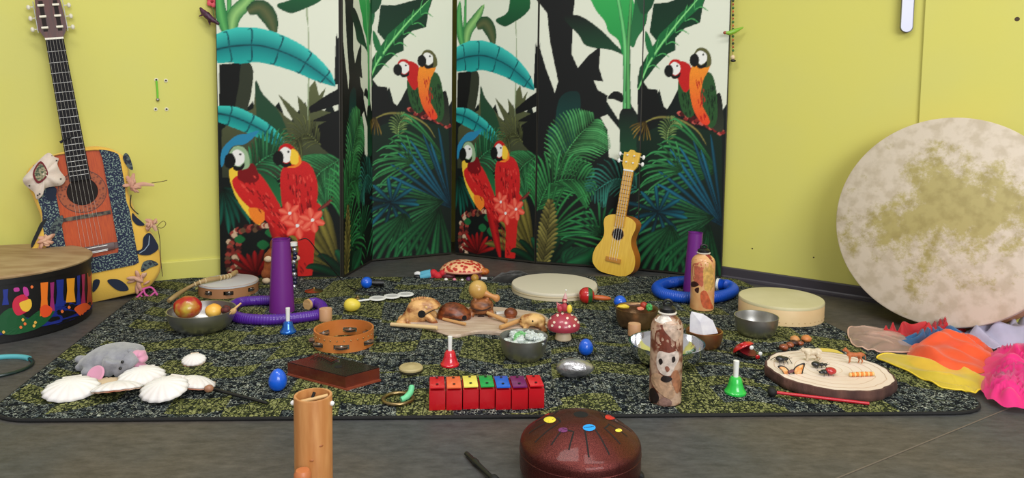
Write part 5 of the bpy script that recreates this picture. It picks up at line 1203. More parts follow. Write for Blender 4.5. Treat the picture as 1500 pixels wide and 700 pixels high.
q = YL(c, 619.5, 455); part('side_hole', MB().tube([(q.x, -.026, q.z), (q.x+.001, -.0365, q.z+.0005)], 5.6*m, 24), mat('hole_black', (6, 5, 6), .9), f1)
a = YL(c, 624, 456); b = YL(c, 634, 451); d = YL(c, 645, 447.5); part('mouth_slit', MB().tube([(a.x, -.0350, a.z), (b.x, -.0310, b.z), (d.x-.003, -.014, d.z)], .0016, 8), mat('slit_dark', (46, 24, 14), .8), f1)
q = YL(c, 626, 446); part('eye', MB().ball((q.x, -.030, q.z), .0045, .003, .0045), mat('pale_eye', (222, 180, 110), .4), f1)
for k in range(9):
    x = 604+k*3.6; y = 441-4.5*math.sin(PI*(k+1)/10); q = YL(c, x, y); part('back_ridge', MB().ball((q.x, 0, q.z), .0045, .0055, .0050, 10, 8), FR1, f1)
# dark seed shaped body (a wooden creature lying down)
c = R(664, 471); m = mp(c.y); f2 = thing('wooden_turtle', 'dark brown wooden creature lying between the two frogs', 'frog', c); mb = MB()
inflate(mb, c, [(641, 470), (641, 458), (646, 449), (656, 444), (668, 444), (680, 449), (689, 457), (690, 465), (686, 471), (670, 470), (655, 471)], .036)
organic('body', mb, FR2, f2, .0022, smooth=3)
q = YL(c, 681, 461); part('side_hole', MB().tube([(q.x, -.022, q.z), (q.x+.001, -.0325, q.z)], 3.4*m, 18), mat('hole_black', (6, 5, 6)), f2)
a = YL(c, 650, 464); b = YL(c, 664, 462); d = YL(c, 679, 464); part('mouth_slit', MB().tube([(a.x, -.0345, a.z), (b.x, -.0360, b.z), (d.x, -.0325, d.z)], .0014, 8), mat('slit_dark', (46, 24, 14), .8), f2)
# second frog, facing the camera
c = R(706, 466); m = mp(c.y); f3 = thing('wooden_frog', 'brown wooden frog facing forwards with a round rattle on its head', 'frog', c); mb = MB()
inflate(mb, c, [(689, 448), (690, 441), (696, 437), (705, 435), (714, 437), (721, 441), (723, 448), (720, 455), (712, 459), (698, 459), (691, 455)], .034)
for s_ in (-1, 1):
    x = 705+s_*12; a = YL(c, x, 452); b = YL(c, x+s_*3, 460); e = YL(c, x+s_*1, 465); mb.tube([a+Vector((0, -.008, 0)), b+Vector((0, -.018, 0)), e+Vector((0, -.024, .002))], [.012, .010, .008], 8)
    q = YL(c, 705+s_*9, 436); mb.ball((q.x, -.012, q.z), .006, .006, .006)
organic('body', mb, mat('carved_mid_wood', (176, 112, 66), .42, rgb2=(84, 44, 24), scale=34, stretch=(1, 1, 2)), f3, .0022, smooth=3)
pts_ = [YL(c, x, y) for x, y in ((690, 447), (698, 449.5), (706, 450), (714, 449), (720, 446))]
part('mouth_slit', MB().tube([(p_.x*.96, -.0352+.008*abs(i-2)**1.3/2.4, p_.z) for i, p_ in enumerate(pts_)], .0018, 8), mat('slit_dark', (46, 24, 14), .8), f3)
q = YL(c, 705, 463); part('belly_gap', MB().ball((q.x, -.022, q.z), .012, .006, .010), mat('slit_dark', (46, 24, 14), .8), f3)
# round gourd rattle on the second frog
c2 = atY(700, 424, c.y-.002); gr = thing('gourd_rattle', 'round pale wooden rattle with a bulb handle lying on the brown frog', 'rattle', c2)
GW = mat('waxed_gourd', (206, 170, 96), .35, rgb2=(190, 148, 76), scale=10, coat=.3)
part('ball', MB().ball((0, 0, 0), 14*m), GW, gr)
a = atY(710, 429, c.y-.008)-c2; b = atY(728, 437, c.y-.012)-c2; part('handle', MB().tube([a*.8, a, (a*2+b)/3, (a+b*2)/3, b-(b-a)*.12, b, b+(b-a).normalized()*.006, b+(b-a).normalized()*.0085], [.013, .011, .0075, .007, .0105, .0115, .008, .002], 16), mat('rattle_handle', (196, 138, 82), .4), gr)
# small frog and other bits on the right of the slab
c = R(784, 484); m = mp(c.y); f4 = thing('wooden_frog', 'small pale wooden frog at the right end of the slab, facing left', 'frog', c); mb = MB()
spread(mb, c, [(781, 468, 19*m, 15*m, 9*m, 0), (772, 468, 11*m, 11*m, 8*m, 0), (790, 472, 10*m, 13*m, 8*m, 0), (768, 474, 7*m, 9*m, 4*m, 0)])
for sy in (-1, 1):
    a = YL(c, 772, 474); b = YL(c, 768, 480); mb.tube([(a.x, sy*.014, a.z), (b.x, sy*.02, b.z), (b.x-.006, sy*.022, .005)], [.008, .006, .004], 8)
    a = YL(c, 792, 474); b = YL(c, 798, 482); mb.tube([(a.x, sy*.018, a.z), (b.x, sy*.024, b.z), (b.x-.012, sy*.026, .004)], [.010, .008, .004], 8)
organic('body', mb, mat('blond_carved_wood', (226, 184, 118), .5, rgb2=(150, 90, 46), scale=34, thr=(.42, .62)), f4, .002, smooth=3)
a = YL(c, 762, 466); b = YL(c, 772, 468); d = YL(c, 780, 467); part('mouth_slit', MB().tube([(a.x, -.008, a.z), (b.x, -.0215, b.z), (d.x, -.0265, d.z)], .0012, 8), mat('slit_dark', (46, 24, 14)), f4)
q = YL(c, 780, 466.5); part('side_hole', MB().ball((q.x, -.0255, q.z), .003, .003, .003), mat('hole_black', (6, 5, 6)), f4)
c = R(748, 470); m = mp(c.y); f5 = thing('wooden_acorn', 'small round reddish wooden knob toy behind the small pale frog', 'toy', c)
part('top', MB().ball((0, 0, 12*m), 10*m, 9*m, 8*m), FR2, f5); part('lower_half', MB().ball((0, 0, 6*m), 8*m, 8*m, 6*m), mat('mid_brown_knob', (140, 78, 42), .45), f5)
solo('white_block', MB().box(-.014, .014, -.008, .008, 0, .016, bev=.003), WHP, 'small white block toy left of the round wooden knob', 'toy', R(733, 464, RT), .2)
def stick(p0, p1, r, m_, label, name='wooden_stick', cat='stick', taper=1):
    a, b = Vector(p0), Vector(p1); n = 5; d = b-a
    return solo(name, MB().tube([d*(-.01)]+[d*i/n for i in range(n+1)]+[d*1.01], [r*.5]+[r*(1+(taper-1)*i/n) for i in range(n+1)]+[r*taper*.5], 12), m_, label, cat, a)
stick(G(573, 475, RT+.006), G(640, 480, RT+.016), .0058, mat('blond_dowel', (222, 192, 142), .5), 'pale wooden rod lying half off the left end of the slab')
stick(G(649, 467, ZS+.006), G(682, 474.5, ZS+.005), .0042, mat('tan_dowel', (200, 152, 96), .5), 'thin wooden stick lying on the slab below the dark creature')
stick(G(733, 479.5, ZS+.007), G(762, 469, ZS+.010), .0062, mat('tan_dowel', (200, 152, 96), .5), 'short stout wooden stick lying toward the small pale frog')
stick(G(714, 458, ZS+.016), G(742, 470, ZS+.006), .005, mat('tan_dowel', (200, 152, 96), .5), 'wooden stick lying between the brown frog and white block', taper=1.3)
stick(G(794, 473, ZS+.010), G(806, 474, ZS+.012), .004, mat('blond_dowel', (222, 192, 142), .5), 'short pale rod poking out right of the small frog')
# ---------------------------------------------------------------- plush animals
c = R(168, 541); m = mp(c.y); pl = thing('plush_elephant', 'grey plush toy elephant with pink ears lying at the left of the rug', 'plush toy', c)
GP = mat('grey_plush', (150, 150, 156), .95, rgb2=(132, 132, 140), scale=60, bump=.4, bscale=300, sheen=.5); PP = mat('pink_plush', (214, 150, 176), .95, sheen=.4)
mb = MB(); inflate(mb, c, [(120, 528), (127, 520), (137, 512), (150, 507), (168, 504.5), (185, 506), (197, 508), (206, 512), (208, 520), (207, 530), (200, 537), (188, 541), (172, 541), (150, 541), (132, 539)], .055); spread(mb, c, [(196, 527, 13*m, 14*m, 12*m, -.03)])
a = YL(c, 140, 528); b = YL(c, 126, 528); d = YL(c, 117, 526); mb.tube([a, b, d], [.017, .012, .009], 10); mb.ball((d.x, d.y, d.z), .012, .011, .009); q = YL(c, 126, 531); mb.ball((q.x, -.02, .012), .014, .012, .009)
q = YL(c, 148, 534); mb.ball((q.x, -.05, .012), .018, .015, .011); q = YL(c, 160, 534); mb.ball((q.x, -.03, .012), .016, .02, .010)
q = YL(c, 196, 533); mb.ball((q.x, -.035, .013), .018, .014, .010)
for P_, r_ in ((((182, 515), (178, 526), (172, 536)), (.020, .017, .015)), (((200, 520), (196, 530), (188, 538)), (.018, .015, .012)), (((200, 514), (208, 519), (213, 524)), (.020, .017, .014))):
    mb.tube([YL(c, x, y)+Vector((0, -.050, 0)) for x, y in P_], r_, 10)
organic('body', mb, GP, pl, .0035, smooth=3)
q = YL(c, 167, 540)
part('left_ear', MB().lathe([(0, .004), (.014, .002), (.019, .003), (.021, .006), (.018, .009), (.010, .007), (0, .006)], 28, Tm((q.x+.002, -.075, .014), rx=.9, ry=-.2)), PP, pl, 'pink lined ear')
mz = MB()
for k, (x, y, rx, rz_) in enumerate(((210, 515, .014, .014), (217, 512, .008, .008), (219, 519, .010, .009), (209, 524, .012, .010), (215, 529, .012, .006), (220, 532, .007, .005))):
    q = YL(c, x, y); mz.ball((q.x, -.030, q.z), rx, .016, rz_)
organic('pink_muzzle', mz, PP, pl, .003, 'pink open muzzle', smooth=2)
q = YL(c, 203, 511); part('grey_tuft', MB().ball((q.x, -.02, q.z), .016, .012, .007, T=Matrix.Rotation(.5, 4, 'Y')), GP, pl)
for x, y in ((202, 515), (199, 524)):
    q = YL(c, x, y); part('eye', MB().ball((q.x, -.070, q.z), .0035, .003, .0035), BLKP, pl)
c = G(392, 413, RT); m = mp(c.y); pf = thing('plush_fox', 'small orange-brown plush with cream paws, sitting behind the purple cone', 'plush toy', c)
OR_ = mat('ginger_plush', (158, 84, 40), .95, rgb2=(120, 60, 28), scale=40, bump=.4, bscale=260); CRM = mat('cream_plush', (214, 190, 160), .95)
mb = MB(); spread(mb, c, [(399, 392, 13*m, 11*m, 17*m, 0), (401, 372, 11*m, 10*m, 10*m, 0), (408, 358, 13*m, 10*m, 12*m, 0), (391, 400, 7*m, 9*m, 8*m, -.01)])
a = YL(c, 393, 372); b = YL(c, 390, 382); mb.tube([a, b], [.014, .012], 8); a = YL(c, 414, 398); mb.ball((a.x, -.01, a.z), .018, .02, .018)
organic('body', mb, OR_, pf, .004, smooth=5)
for x, y, r in ((396, 377.5, .011), (393, 411-.5, .011), (434, 378, .010)):
    q = YL(c, x, y); part('paw', MB().ball((q.x, -.022 if x < 430 else 0, max(q.z, .010)), r*1.3, r, r), CRM, pf)
a = YL(c, 412, 378); b = YL(c, 432, 378); part('arm', MB().tube([a, (a+b)/2, b], [.012, .010, .009], 10), OR_, pf)
c = G(431, 422, RT); bs = thing('beaded_tassel', 'navy beaded shaker standing just behind the purple cone', 'shaker', c)
for k in range(11):
    q = YL(c, 431+1.2*math.sin(k), 422-k*6); part('bead', MB().ball((q.x, 0, q.z+.006), .0085, n=12, m=8), mat('navy_bead', (20, 26, 60), .25, coat=.5) if k % 3 else mat('silver_bead', (190, 192, 200), .25, .8), bs)
q = YL(c, 430, 358); part('white_cap', MB().lathe([(0, 0), (.013, 0), (.013, .012), (0, .014)], 24, Tm((q.x, 0, q.z-.004))), WHP, bs)
part('core_rod', MB().tube([(0, 0, 0), (q.x, 0, q.z)], .004, 8), BLKP, bs)
# ---------------------------------------------------------------- sea shells and thin beaters
SHW = mat('chalk_white_shell', (240, 238, 236), .45, rgb2=(232, 224, 220), scale=18, bump=.3); SHO = mat('orange_tinged_shell', (232, 206, 184), .5, rgb2=(196, 106, 70), scale=9, thr=(.5, .7))
def shell(px, py, wpx, dpx, rot, tilt, label, m_=SHW, dome=.36, roll=0, z=0):
    p = G(px, py, RT); m = mp(p.y); a = wpx/2*m; 
    NR, NT_ = 9, 60; vs = [(0, 0, a*dome)]; fs = []
    for i in range(1, NR+1):
        s_ = i/NR
        for k in range(NT_):
            t = 2*PI*k/NT_; r = a*s_*(1+.035*math.sin(t*15)*s_)*(1-.16*max(0, -math.sin(t))**3*0); x = math.cos(t)*r; y = math.sin(t)*r*.86-0*a
            zz = a*dome*(1-s_*s_)**.8*1.0+.012*a*math.sin(t*15)*s_
            vs.append((x, y, zz))
    fs = [(0, 1+k, 1+(k+1) % NT_) for k in range(NT_)]+[(1+(i*NT_)+k, 1+(i+1)*NT_+k, 1+(i+1)*NT_+(k+1) % NT_, 1+i*NT_+(k+1) % NT_) for i in range(NR-1) for k in range(NT_)]
    M = Matrix.Rotation(rot, 4, 'Z') @ Matrix.Rotation(tilt, 4, 'X') @ Matrix.Rotation(roll, 4, 'Y')
    lo = min((M @ Vector(v)).z for v in vs)
    o = thing('scallop_shell', label, 'shell', (p.x, p.y, RT-lo+.0012+z)); part('valve', MB().add(vs, fs, M), SHW if m_ is SHO else m_, o, solid=.0022, ang=60)
    if m_ is SHO: part('inner_side', MB().add([(v[0]*.985, v[1]*.985, v[2]-.0030) for v in vs], fs, M), SHO, o, 'orange-tinged underside', ang=60)
    hq = M @ Vector((0, a*.86, 0)); part('hinge_ears', MB().box(-a*.34, a*.34, a*.74, a*.93, -.001, .0035, T=M, bev=.001), m_, o)
    return o
shell(105, 578, 76, 30, .5, .22, 'large white scallop shell at the left end of the heap')
shell(172, 579, 70, 26, .35, -.30, 'white scallop shell with an orange underside, tilted in the middle of the heap', SHO, .32)
shell(241, 583, 72, 28, -.25, .28, 'bright white scallop shell at the front of the heap, overlapping the tilted one', z=.006)
shell(208, 561, 66, 24, .2, .2, 'white scallop shell at the back of the heap', z=.004)
shell(158, 565, 42, 20, .9, .1, 'small beige shell behind the tilted scallop', mat('beige_shell', (206, 182, 150), .5), .3)
shell(285, 569, 64, 24, -.5, -.22, 'pink and white shell at the right end of the heap, beside a black stick', SHO, .36)
shell(284, 532, 34, 14, .3, .30, 'small orange and white shell alone behind the heap', SHO, .4)
stick(G(107, 549, RT+.005), G(150, 560, RT+.006), .0042, BLKP, 'black stick poking out left of the shell heap', 'thin_beater', 'beater')
stick(G(309, 569, RT+.014), G(390, 590, RT+.005), .0042, BLKP, 'long thin black stick lying from the shell heap toward the bamboo tube', 'thin_beater', 'beater', .7)
lump('snail_shell', G(306, 569, RT+.022), .010, .009, .008, mat('brown_snail', (160, 112, 86), .4), 'small brown snail shell on top of the pink shell', 'shell', 8, .1)
# ---------------------------------------------------------------- wood slice and what stands on it
c = G(1213, 556, RT); m = mp(c.y); SR = 89.5*m; SH_ = .026
ws = thing('wood_slice', 'round slice of a tree trunk with bark, carrying small toy animals', 'wood slice', c)
jag = lambda a, z: 1+.012*math.sin(a*9)+.008*math.sin(a*23+1)+.02*math.cos(a*2+.4)
part('bark', MB().lathe([(SR*.95, 0), (SR*.99, .003), (SR, SH_*.5), (SR*.985, SH_*.96), (SR*.955, SH_)], 120, rad=jag), mat('rough_bark', (104, 70, 60), .9, rgb2=(66, 42, 38), scale=24, stretch=(1, 1, .3), bump=1.0, bscale=160), ws, ang=60)
part('cut_face', MB().lathe([(0, SH_), (SR*.5, SH_), (SR*.965, SH_-.0006)], 120, rad=jag), mat('cut_wood_face', (236, 222, 208), .6, rgb2=(224, 204, 186), scale=5), ws)
for k in range(5): part('growth_ring', MB().lathe([(SR*(.2+.16*k), SH_+.0001), (SR*(.205+.16*k), SH_+.0004), (SR*(.21+.16*k), SH_+.0001)], 90, rad=jag), mat('growth_ring_brown', (212, 184, 156), .7), ws)
ZW = RT+SH_+.0006
def legs(mb, c, pts):
    for pl_ in pts: mb.tube([Vector(q) for q in pl_[0]], pl_[1], 8)
def quad_toy(px, py, L_, Hh, face, m_, name, label, cat, neck, headr, legr, bodyr, ears=True, tail=None, snout=.5, rot=0):
    """small four legged toy; x along the body (head at +x before facing), z up"""
    p = G(px, py, ZW); mm = mp(p.y); L_ *= mm; Hh *= mm
    o = thing(name, label, cat, p, (0, 0, rot+(PI if face < 0 else 0))); mb = MB(); br = bodyr*mm; lr = legr*mm; bz = Hh*.70
    mb.ball((L_*.20, 0, bz), L_*.24, br*.95, br*1.1); mb.ball((0, 0, bz), L_*.30, br*.85, br*.92); mb.ball((-L_*.24, 0, bz+br*.05), L_*.22, br*.95, br*1.05)
    hx, hz = L_*neck[0], Hh*neck[1]
    mb.tube([(L_*.24, 0, bz+br*.2), (L_*.36, 0, (bz+hz)/2+br*.15), (hx, 0, hz)], [br*.85, br*.66, headr*mm*.8], 10)
    mb.ball((hx, 0, hz), headr*mm*1.15, headr*mm*.9, headr*mm*.95); mb.ball((hx+headr*mm*(.9+snout*.4), 0, hz-headr*mm*.25), headr*mm*(.45+snout*.4), headr*mm*.42, headr*mm*.42)
    for sx_, ph in ((1, .05), (-1, -.05)):
        for sy in (-1, 1):
            x0 = L_*.24*sx_+(.02*L_ if sx_ > 0 else -.02*L_); st = ph*L_*sy
            if sx_ > 0: q_ = [(x0, sy*br*.5, bz-br*.2), (x0+st*.5, sy*br*.58, Hh*.36), (x0+st, sy*br*.58, Hh*.10), (x0+st+lr*.7, sy*br*.58, lr*.55)]
            else: q_ = [(x0, sy*br*.5, bz-br*.2), (x0+lr*.9+st*.5, sy*br*.6, Hh*.46), (x0-lr*1.0+st, sy*br*.58, Hh*.24), (x0-lr*.3+st, sy*br*.58, Hh*.06), (x0+lr*.6+st, sy*br*.58, lr*.55)]
            mb.tube(q_, [lr*1.5, lr*1.1, lr*.8, lr*.7] if sx_ > 0 else [lr*1.9, lr*1.4, lr*.85, lr*.75, lr*.7], 8)
    if ears:
        for sy in (-1, 1): mb.ball((hx-headr*mm*.3, sy*headr*mm*.6, hz+headr*mm*.95), headr*mm*.25, headr*mm*.2, headr*mm*.45, 8, 6)
    if tail: mb.tube([(-L_*.42, 0, bz+br*.4), (-L_*.50, 0, bz-br*.2), (-L_*.50-tail*.2*mm, 0, bz-tail*mm)], [lr*.7, lr*.55, lr*.5], 8)
    organic('body', mb, m_, o, .00085, smooth=2)
    for sy in (-1, 1): part('eye', MB().ball((hx+headr*mm*.75, sy*headr*mm*.62, hz+headr*mm*.25), headr*mm*.16, n=8, m=6), BLKP, o)
    part('nose', MB().ball((hx+headr*mm*(1.35+snout*.75), 0, hz-headr*mm*.15), headr*mm*.2, n=8, m=6), BLKP, o)
    return o
quad_toy(1190, 528, 30, 19, -1, mat('ivory_bear', (218, 204, 178), .6, rgb2=(196, 178, 150), scale=120), 'toy_polar_bear', 'tiny ivory polar bear walking left on the wood slice', 'toy animal', (.50, .86), 3.2, 2.1, 5.4, tail=None, snout=.7)
quad_toy(1252, 532, 30, 19, -1, mat('tan_fox_toy', (186, 104, 56), .55, rgb2=(160, 84, 42), scale=90), 'toy_wildcat', 'tiny orange-tan lynx standing on the right of the wood slice', 'toy animal', (.50, 1.08), 2.9, 1.25, 3.4, tail=8, snout=.35)
# butterfly
c = G(1160, 547, ZW); m = mp(c.y); bf = thing('toy_butterfly', 'orange and black toy butterfly on the left of the wood slice', 'toy insect', c)
BO = mat('butterfly_orange', (226, 140, 60), .5, rgb2=(240, 196, 140), scale=110); BKW = mat('butterfly_black', (26, 20, 24), .5)
def wing(pts, name, m_, dy=0):
    q_ = [atY(x, y, c.y+dy)-c for x, y in pts]; C_ = cr(q_, 4, True); n = len(C_); ce = sum(C_, Vector())/n; nn = Vector((0, -.0005, 0))
    return part(name, MB().add([ce]+list(C_), [(0, 1+i, 1+(i+1) % n) for i in range(n)]), m_, bf, solid=.0009)
for sc_, mt, off, nm in ((1, BKW, 0, 'wing'), (.74, BO, -.0014, 'wing_patch')):
    for W in ([(1161, 546), (1164, 538), (1172, 533), (1179, 532), (1177, 541), (1174, 550), (1166, 552)], [(1157, 545), (1152, 538), (1144, 535), (1139, 537), (1145, 543), (1150, 550), (1156, 550)]):
        cx_ = sum(p_[0] for p_ in W)/7; cy_ = sum(p_[1] for p_ in W)/7; wing([(cx_+(x-cx_)*sc_, cy_+(y-cy_)*sc_) for x, y in W], nm, mt, off)
part('thorax', MB().tube([(-.010, -.004, .004), (0, 0, .006), (.006, .004, .006)], [.003, .004, .003], 10), mat('butterfly_body', (110, 60, 66), .5), bf)
def bug(px, py, L_, name, label, m1, m2, legn=3, rot=0, segs=((-.3, .5), (.1, .32), (.38, .24)), legl=.55, legm=None):
    c = G(px, py, ZW); m = mp(c.y); L_ *= m; o = thing(name, label, 'toy insect', c, rot)
    for i, (x, r) in enumerate(segs): part('body_segment', MB().ball((x*L_, 0, L_*.14+r*L_*.2), r*L_*.62, r*L_*.5, r*L_*.38), (m2 if i == 0 else m1), o)
    for sy in (-1, 1):
        for k in range(legn):
            x0 = L_*(.18-.16*k); x1 = x0+L_*(.28-.28*k)*.6; part('leg', MB().tube([(x0, sy*L_*.08, L_*.18), (x0+(x1-x0)*.5, sy*L_*legl*.5, L_*.30), (x1, sy*L_*legl, .0008)], .0008, 6), legm or m1, o)
        part('antenna', MB().tube([(L_*.45, sy*L_*.04, L_*.2), (L_*.62, sy*L_*.14, L_*.28)], .0005, 5), legm or m1, o)
    return o
BB_ = mat('shiny_black_bug', (20, 18, 22), .3, coat=.4)
bug(1147, 530, 22, 'toy_spider', 'black toy spider at the back left of the wood slice', BB_, BB_, 4, .3, ((-.22, .55), (.18, .36)), .5)
bug(1201, 538, 22, 'toy_ant', 'black toy ant in the middle of the wood slice', BB_, BB_, 3, .1, legl=.22)
bug(1211, 549, 23, 'toy_ladybird', 'red-backed black toy beetle in the middle front of the wood slice', BB_, mat('ladybird_red', (176, 30, 36), .25, coat=.6), 3, PI+.1, ((-.25, .62), (.14, .40), (.38, .26)), .3)
c = G(1262, 551, ZW); m = mp(c.y); ct = thing('toy_caterpillar', 'orange striped toy caterpillar at the right front of the wood slice', 'toy insect', c, .12)
for k in range(11): part('segment', MB().ball(((k-5)*3.6*m, 0, 3.2*m), 2.4*m, 3.0*m, (3.2+.7*math.sin(PI*k/10))*m, 12, 8), mat('caterpillar_orange', (224, 130, 50), .5) if k % 2 else mat('caterpillar_cream', (226, 188, 120), .5), ct)
# bark ring, mallet, nuts, leaf
a = G(1131, 574, RT+.011); b = G(1273, 591, RT+.004)
rm = thing('red_mallet', 'red-handled mallet with a black ball head, in front of the wood slice', 'mallet', a); part('stick', MB().tube([Vector(), (b-a)*.5, b-a], .0034, 10), mat('red_stick', (190, 26, 44), .35), rm); part('head', MB().ball((0, 0, 0), .0105, .0105, .0105), BLKR, rm)
NUT = mat('glossy_chestnut', (110, 50, 30), .3, rgb2=(160, 84, 48), scale=30, coat=.4)
for i, (x, y, r, mt, lb) in enumerate([(1148, 513, 7, NUT, 'brown chestnut, leftmost of the little pile behind the wood slice'), (1157, 509, 6, NUT, 'brown nut second from the left in the little pile'), (1163, 506, 6, mat('dark_nut', (62, 30, 24), .4), 'darkest nut in the middle of the little pile'), (1172, 506, 5, NUT, 'brown nut right of the darkest one, in the little pile'),
                                (1164, 501, 7, mat('tan_seed', (204, 142, 84), .45), 'tan seed at the back of the little pile, left of the amber one'), (1181, 501, 7.5, mat('amber_seed', (206, 130, 72), .4), 'amber seed at the back right end of the little pile')]):
    p_ = G(x, y, RT); m = mp(p_.y); lump('nut', p_+Vector((0, 0, r*m*.7)), r*m, r*m*.9, r*m*.7, mt, lb, 'nut', i, .2)
yl = [(1196, 512), (1208, 512), (1224, 514), (1236, 520), (1238, 527), (1228, 526), (1214, 522), (1200, 520)]
c = G(1216, 518, RT)
def cloth_leaf(pts, c, hmax, fn_seed, m_, name, label, cat, th=.0012, rings=10, freq=14, amp=.35, hz=None, kind=None):
    P = cr([G(x, y, RT)-c for x, y in pts], 5, True); n = len(P); vs = []; rd = random.Random(fn_seed)
    ce = sum(P, Vector())/n
    for i in range(rings+1):
        s_ = i/rings
        for k, p_ in enumerate(P):
            q_ = ce+(p_-ce)*s_; nz = noise.noise(Vector((q_.x*freq, q_.y*freq*1.4, fn_seed*2.7))); nz2 = 1-abs(noise.noise(Vector((q_.x*freq*1.9, q_.y*freq*1.9, fn_seed*5.1+9))))*2.2
            z = hmax*((1-s_**3)*(.55+amp*nz)+.28*nz2*(1-s_**6)*(.4+.6*s_))+.0022
            vs.append((q_.x, q_.y, max(.0014, z)))
    fs = [(i*n+k, (i+1)*n+k, (i+1)*n+(k+1) % n, i*n+(k+1) % n) for i in range(rings) for k in range(n)]
    return solo(name, MB().add(vs, fs), m_, label, cat, Vector((c.x, c.y, RT)), ang=80, solid=th)
cloth_leaf(yl, c, .008, 3, mat('yellow_leaf', (226, 200, 90), .6), 'yellow_leaf', 'yellow felt leaf behind the wood slice, between bear and lynx', 'leaf')
# ---------------------------------------------------------------- ladybug castanet
c = R(1093, 523); m = mp(c.y); lb = thing('ladybug_castanet', 'red and black ladybug castanet lying open beside the small steel bowl', 'castanet', c)
half = [(0, 9*m), (8*m, 8.3*m), (14*m, 5.5*m), (17*m, 1.5*m), (17*m, 0), (15.5*m, 0), (12*m, 4*m), (0, 6.5*m)]
part('lower_shell', MB().lathe(half, 36, Tm((0, 0, 10*m), rx=PI+.25, ry=.25)), mat('castanet_black', (20, 14, 16), .3, coat=.5), lb)
up = MB().lathe(half, 36, Tm((-.006, .004, 12*m), rx=-.5, ry=-.45)); part('upper_shell', up, mat('castanet_red', (190, 22, 28), .25, coat=.6), lb)
part('inner_disc', MB().lathe([(0, .001), (14.5*m, .001), (14.5*m, 0)], 36, Tm((0, -.001, 10.4*m), rx=.25, ry=.25)), mat('dark_red_disc', (100, 14, 22), .4), lb)
for x, y, r in ((1084, 502, 3.2), (1098, 506, 3.2), (1110, 514, 3), (1106, 519, 3.4)):
    q = YL(c, x, y); part('spot', MB().ball((q.x, -.016 if x < 1104 else -.02, q.z), r*m, .002, r*m), WHP if x != 1106 and x != 1084 else mat('castanet_red', (190, 22, 28)), lb)
# ---------------------------------------------------------------- turtle, doll, black cloth at the back
c = G(678, 406, 0); m = mp(c.y); tu = thing('turtle_shaker', 'red patterned toy turtle lying on the grey floor behind the rug', 'toy animal', c)
TRD = mat('red_mosaic_shell', (186, 48, 34), .5, rgb2=(240, 190, 140), scale=70, kind='voronoi', thr=(.42, .6))
sh2 = MB().lathe([(33*m, 12*m), (32*m, 15*m), (28*m, 19*m), (20*m, 23*m), (10*m, 25.5*m), (0, 26*m)], 48, sy=.8); part('shell', sh2, TRD, tu)
part('shell_rim', MB().lathe([(20*m, 10*m), (33*m, 10*m), (34.5*m, 11.5*m), (33*m, 13*m), (26*m, 13*m)], 48, sy=.8), mat('pinkish_rim', (206, 140, 116), .5), tu)
mb = MB(); q = YL(c, 709, 396); mb.tube([(.05, -.01, q.z), (q.x, -.02, q.z)], [.016, .014], 10); mb.ball((q.x+.003, -.02, q.z), .018, .015, .013)
organic('head', mb, mat('amber_turtle_skin', (206, 130, 50), .5, rgb2=(160, 70, 30), scale=80), tu, .0025)
for x, yy_ in ((-.05, -.04), (.05, -.045), (-.04, .05), (.045, .05)): part('flipper', MB().ball((x, yy_, .013), .026, .016, .012), mat('maroon_flipper', (84, 24, 34), .5), tu)
for x, y, r, mt in ((656, 409, 3, 'white'), (679, 410, 2.5, 'white'), (688, 409, 4, 'plum'), (697, 407, 6, 'ochre'), (668, 404, 3, 'pink')):
    q = YL(c, x, y); part('bead', MB().ball((q.x, -.075, max(q.z, r*m)), r*m, n=12, m=8), mat('bead_'+mt, {'white': (226, 220, 216), 'plum': (90, 44, 90), 'ochre': (176, 130, 50), 'pink': (214, 130, 150)}[mt], .4), tu)
solo('white_tag', MB().box(-.011, .011, -.001, .001, 0, .016), WHP, 'small white tag standing right of the toy turtle', 'tag', G(709, 412, 0), -.2)
c = G(640, 409, 0); m = mp(c.y); dl_ = thing('cloth_doll', 'small doll in red and turquoise clothes lying left of the toy turtle', 'doll', c)
mb = MB(); spread(mb, c, [(642, 404, 7*m, 7*m, 6*m, 0), (635, 400, 6*m, 6*m, 6*m, 0), (648, 400, 5*m, 6*m, 5*m, 0)]); a = YL(c, 640, 403); b = YL(c, 626, 411); mb.tube([a, (b.x, -.01, .006)], [.008, .005], 8)
organic('red_top', mb, mat('doll_red', (196, 30, 44), .7), dl_, .002)
for k, (y0, y1) in enumerate(((399, 401), (402, 405))):
    a = YL(c, 631, y0); b = YL(c, 616, y1); part('leg', MB().tube([(a.x, -.004*k, a.z), ((a.x+b.x)/2, -.008*k, (a.z+b.z)/2), (b.x, -.01*k, max(b.z, .006))], [.012, .011, .008], 10), mat('turquoise_cloth', (90, 170, 196), .7), dl_)
    part('shoe', MB().ball((b.x-.010, -.01*k, max(b.z, .010)), .014, .009, .009), mat('doll_white', (222, 222, 222), .6) if k == 0 else BLKP, dl_)
a = YL(c, 652, 402); part('head', MB().ball((a.x, 0, max(a.z, .014)), .013, .012, .013), mat('doll_hair', (150, 24, 34), .6), dl_)
cl = [(718, 409), (728, 400), (740, 396), (752, 400), (765, 404), (776, 408), (766, 412), (744, 413), (728, 413)]
c = G(745, 409, 0); BC = mat('black_velvet', (10, 10, 12), .9, sheen=.2)
P = [(718, 411), (730, 414), (750, 415), (770, 413), (784, 409), (772, 403), (756, 399), (742, 398), (728, 402)]
o_ = cloth_leaf(P, c, .035, 12, BC, 'black_cloth', 'crumpled black cloth on the floor behind the off-white drum', 'cloth'); o_.location.z = 0.0
P = [(781, 406), (800, 407), (814, 405), (806, 401), (792, 400)]; c = G(798, 403, 0); o_ = cloth_leaf(P, c, .018, 13, BC, 'black_pouch', 'small dark pouch on the floor at the foot of the right screen', 'pouch'); o_.location.z = 0
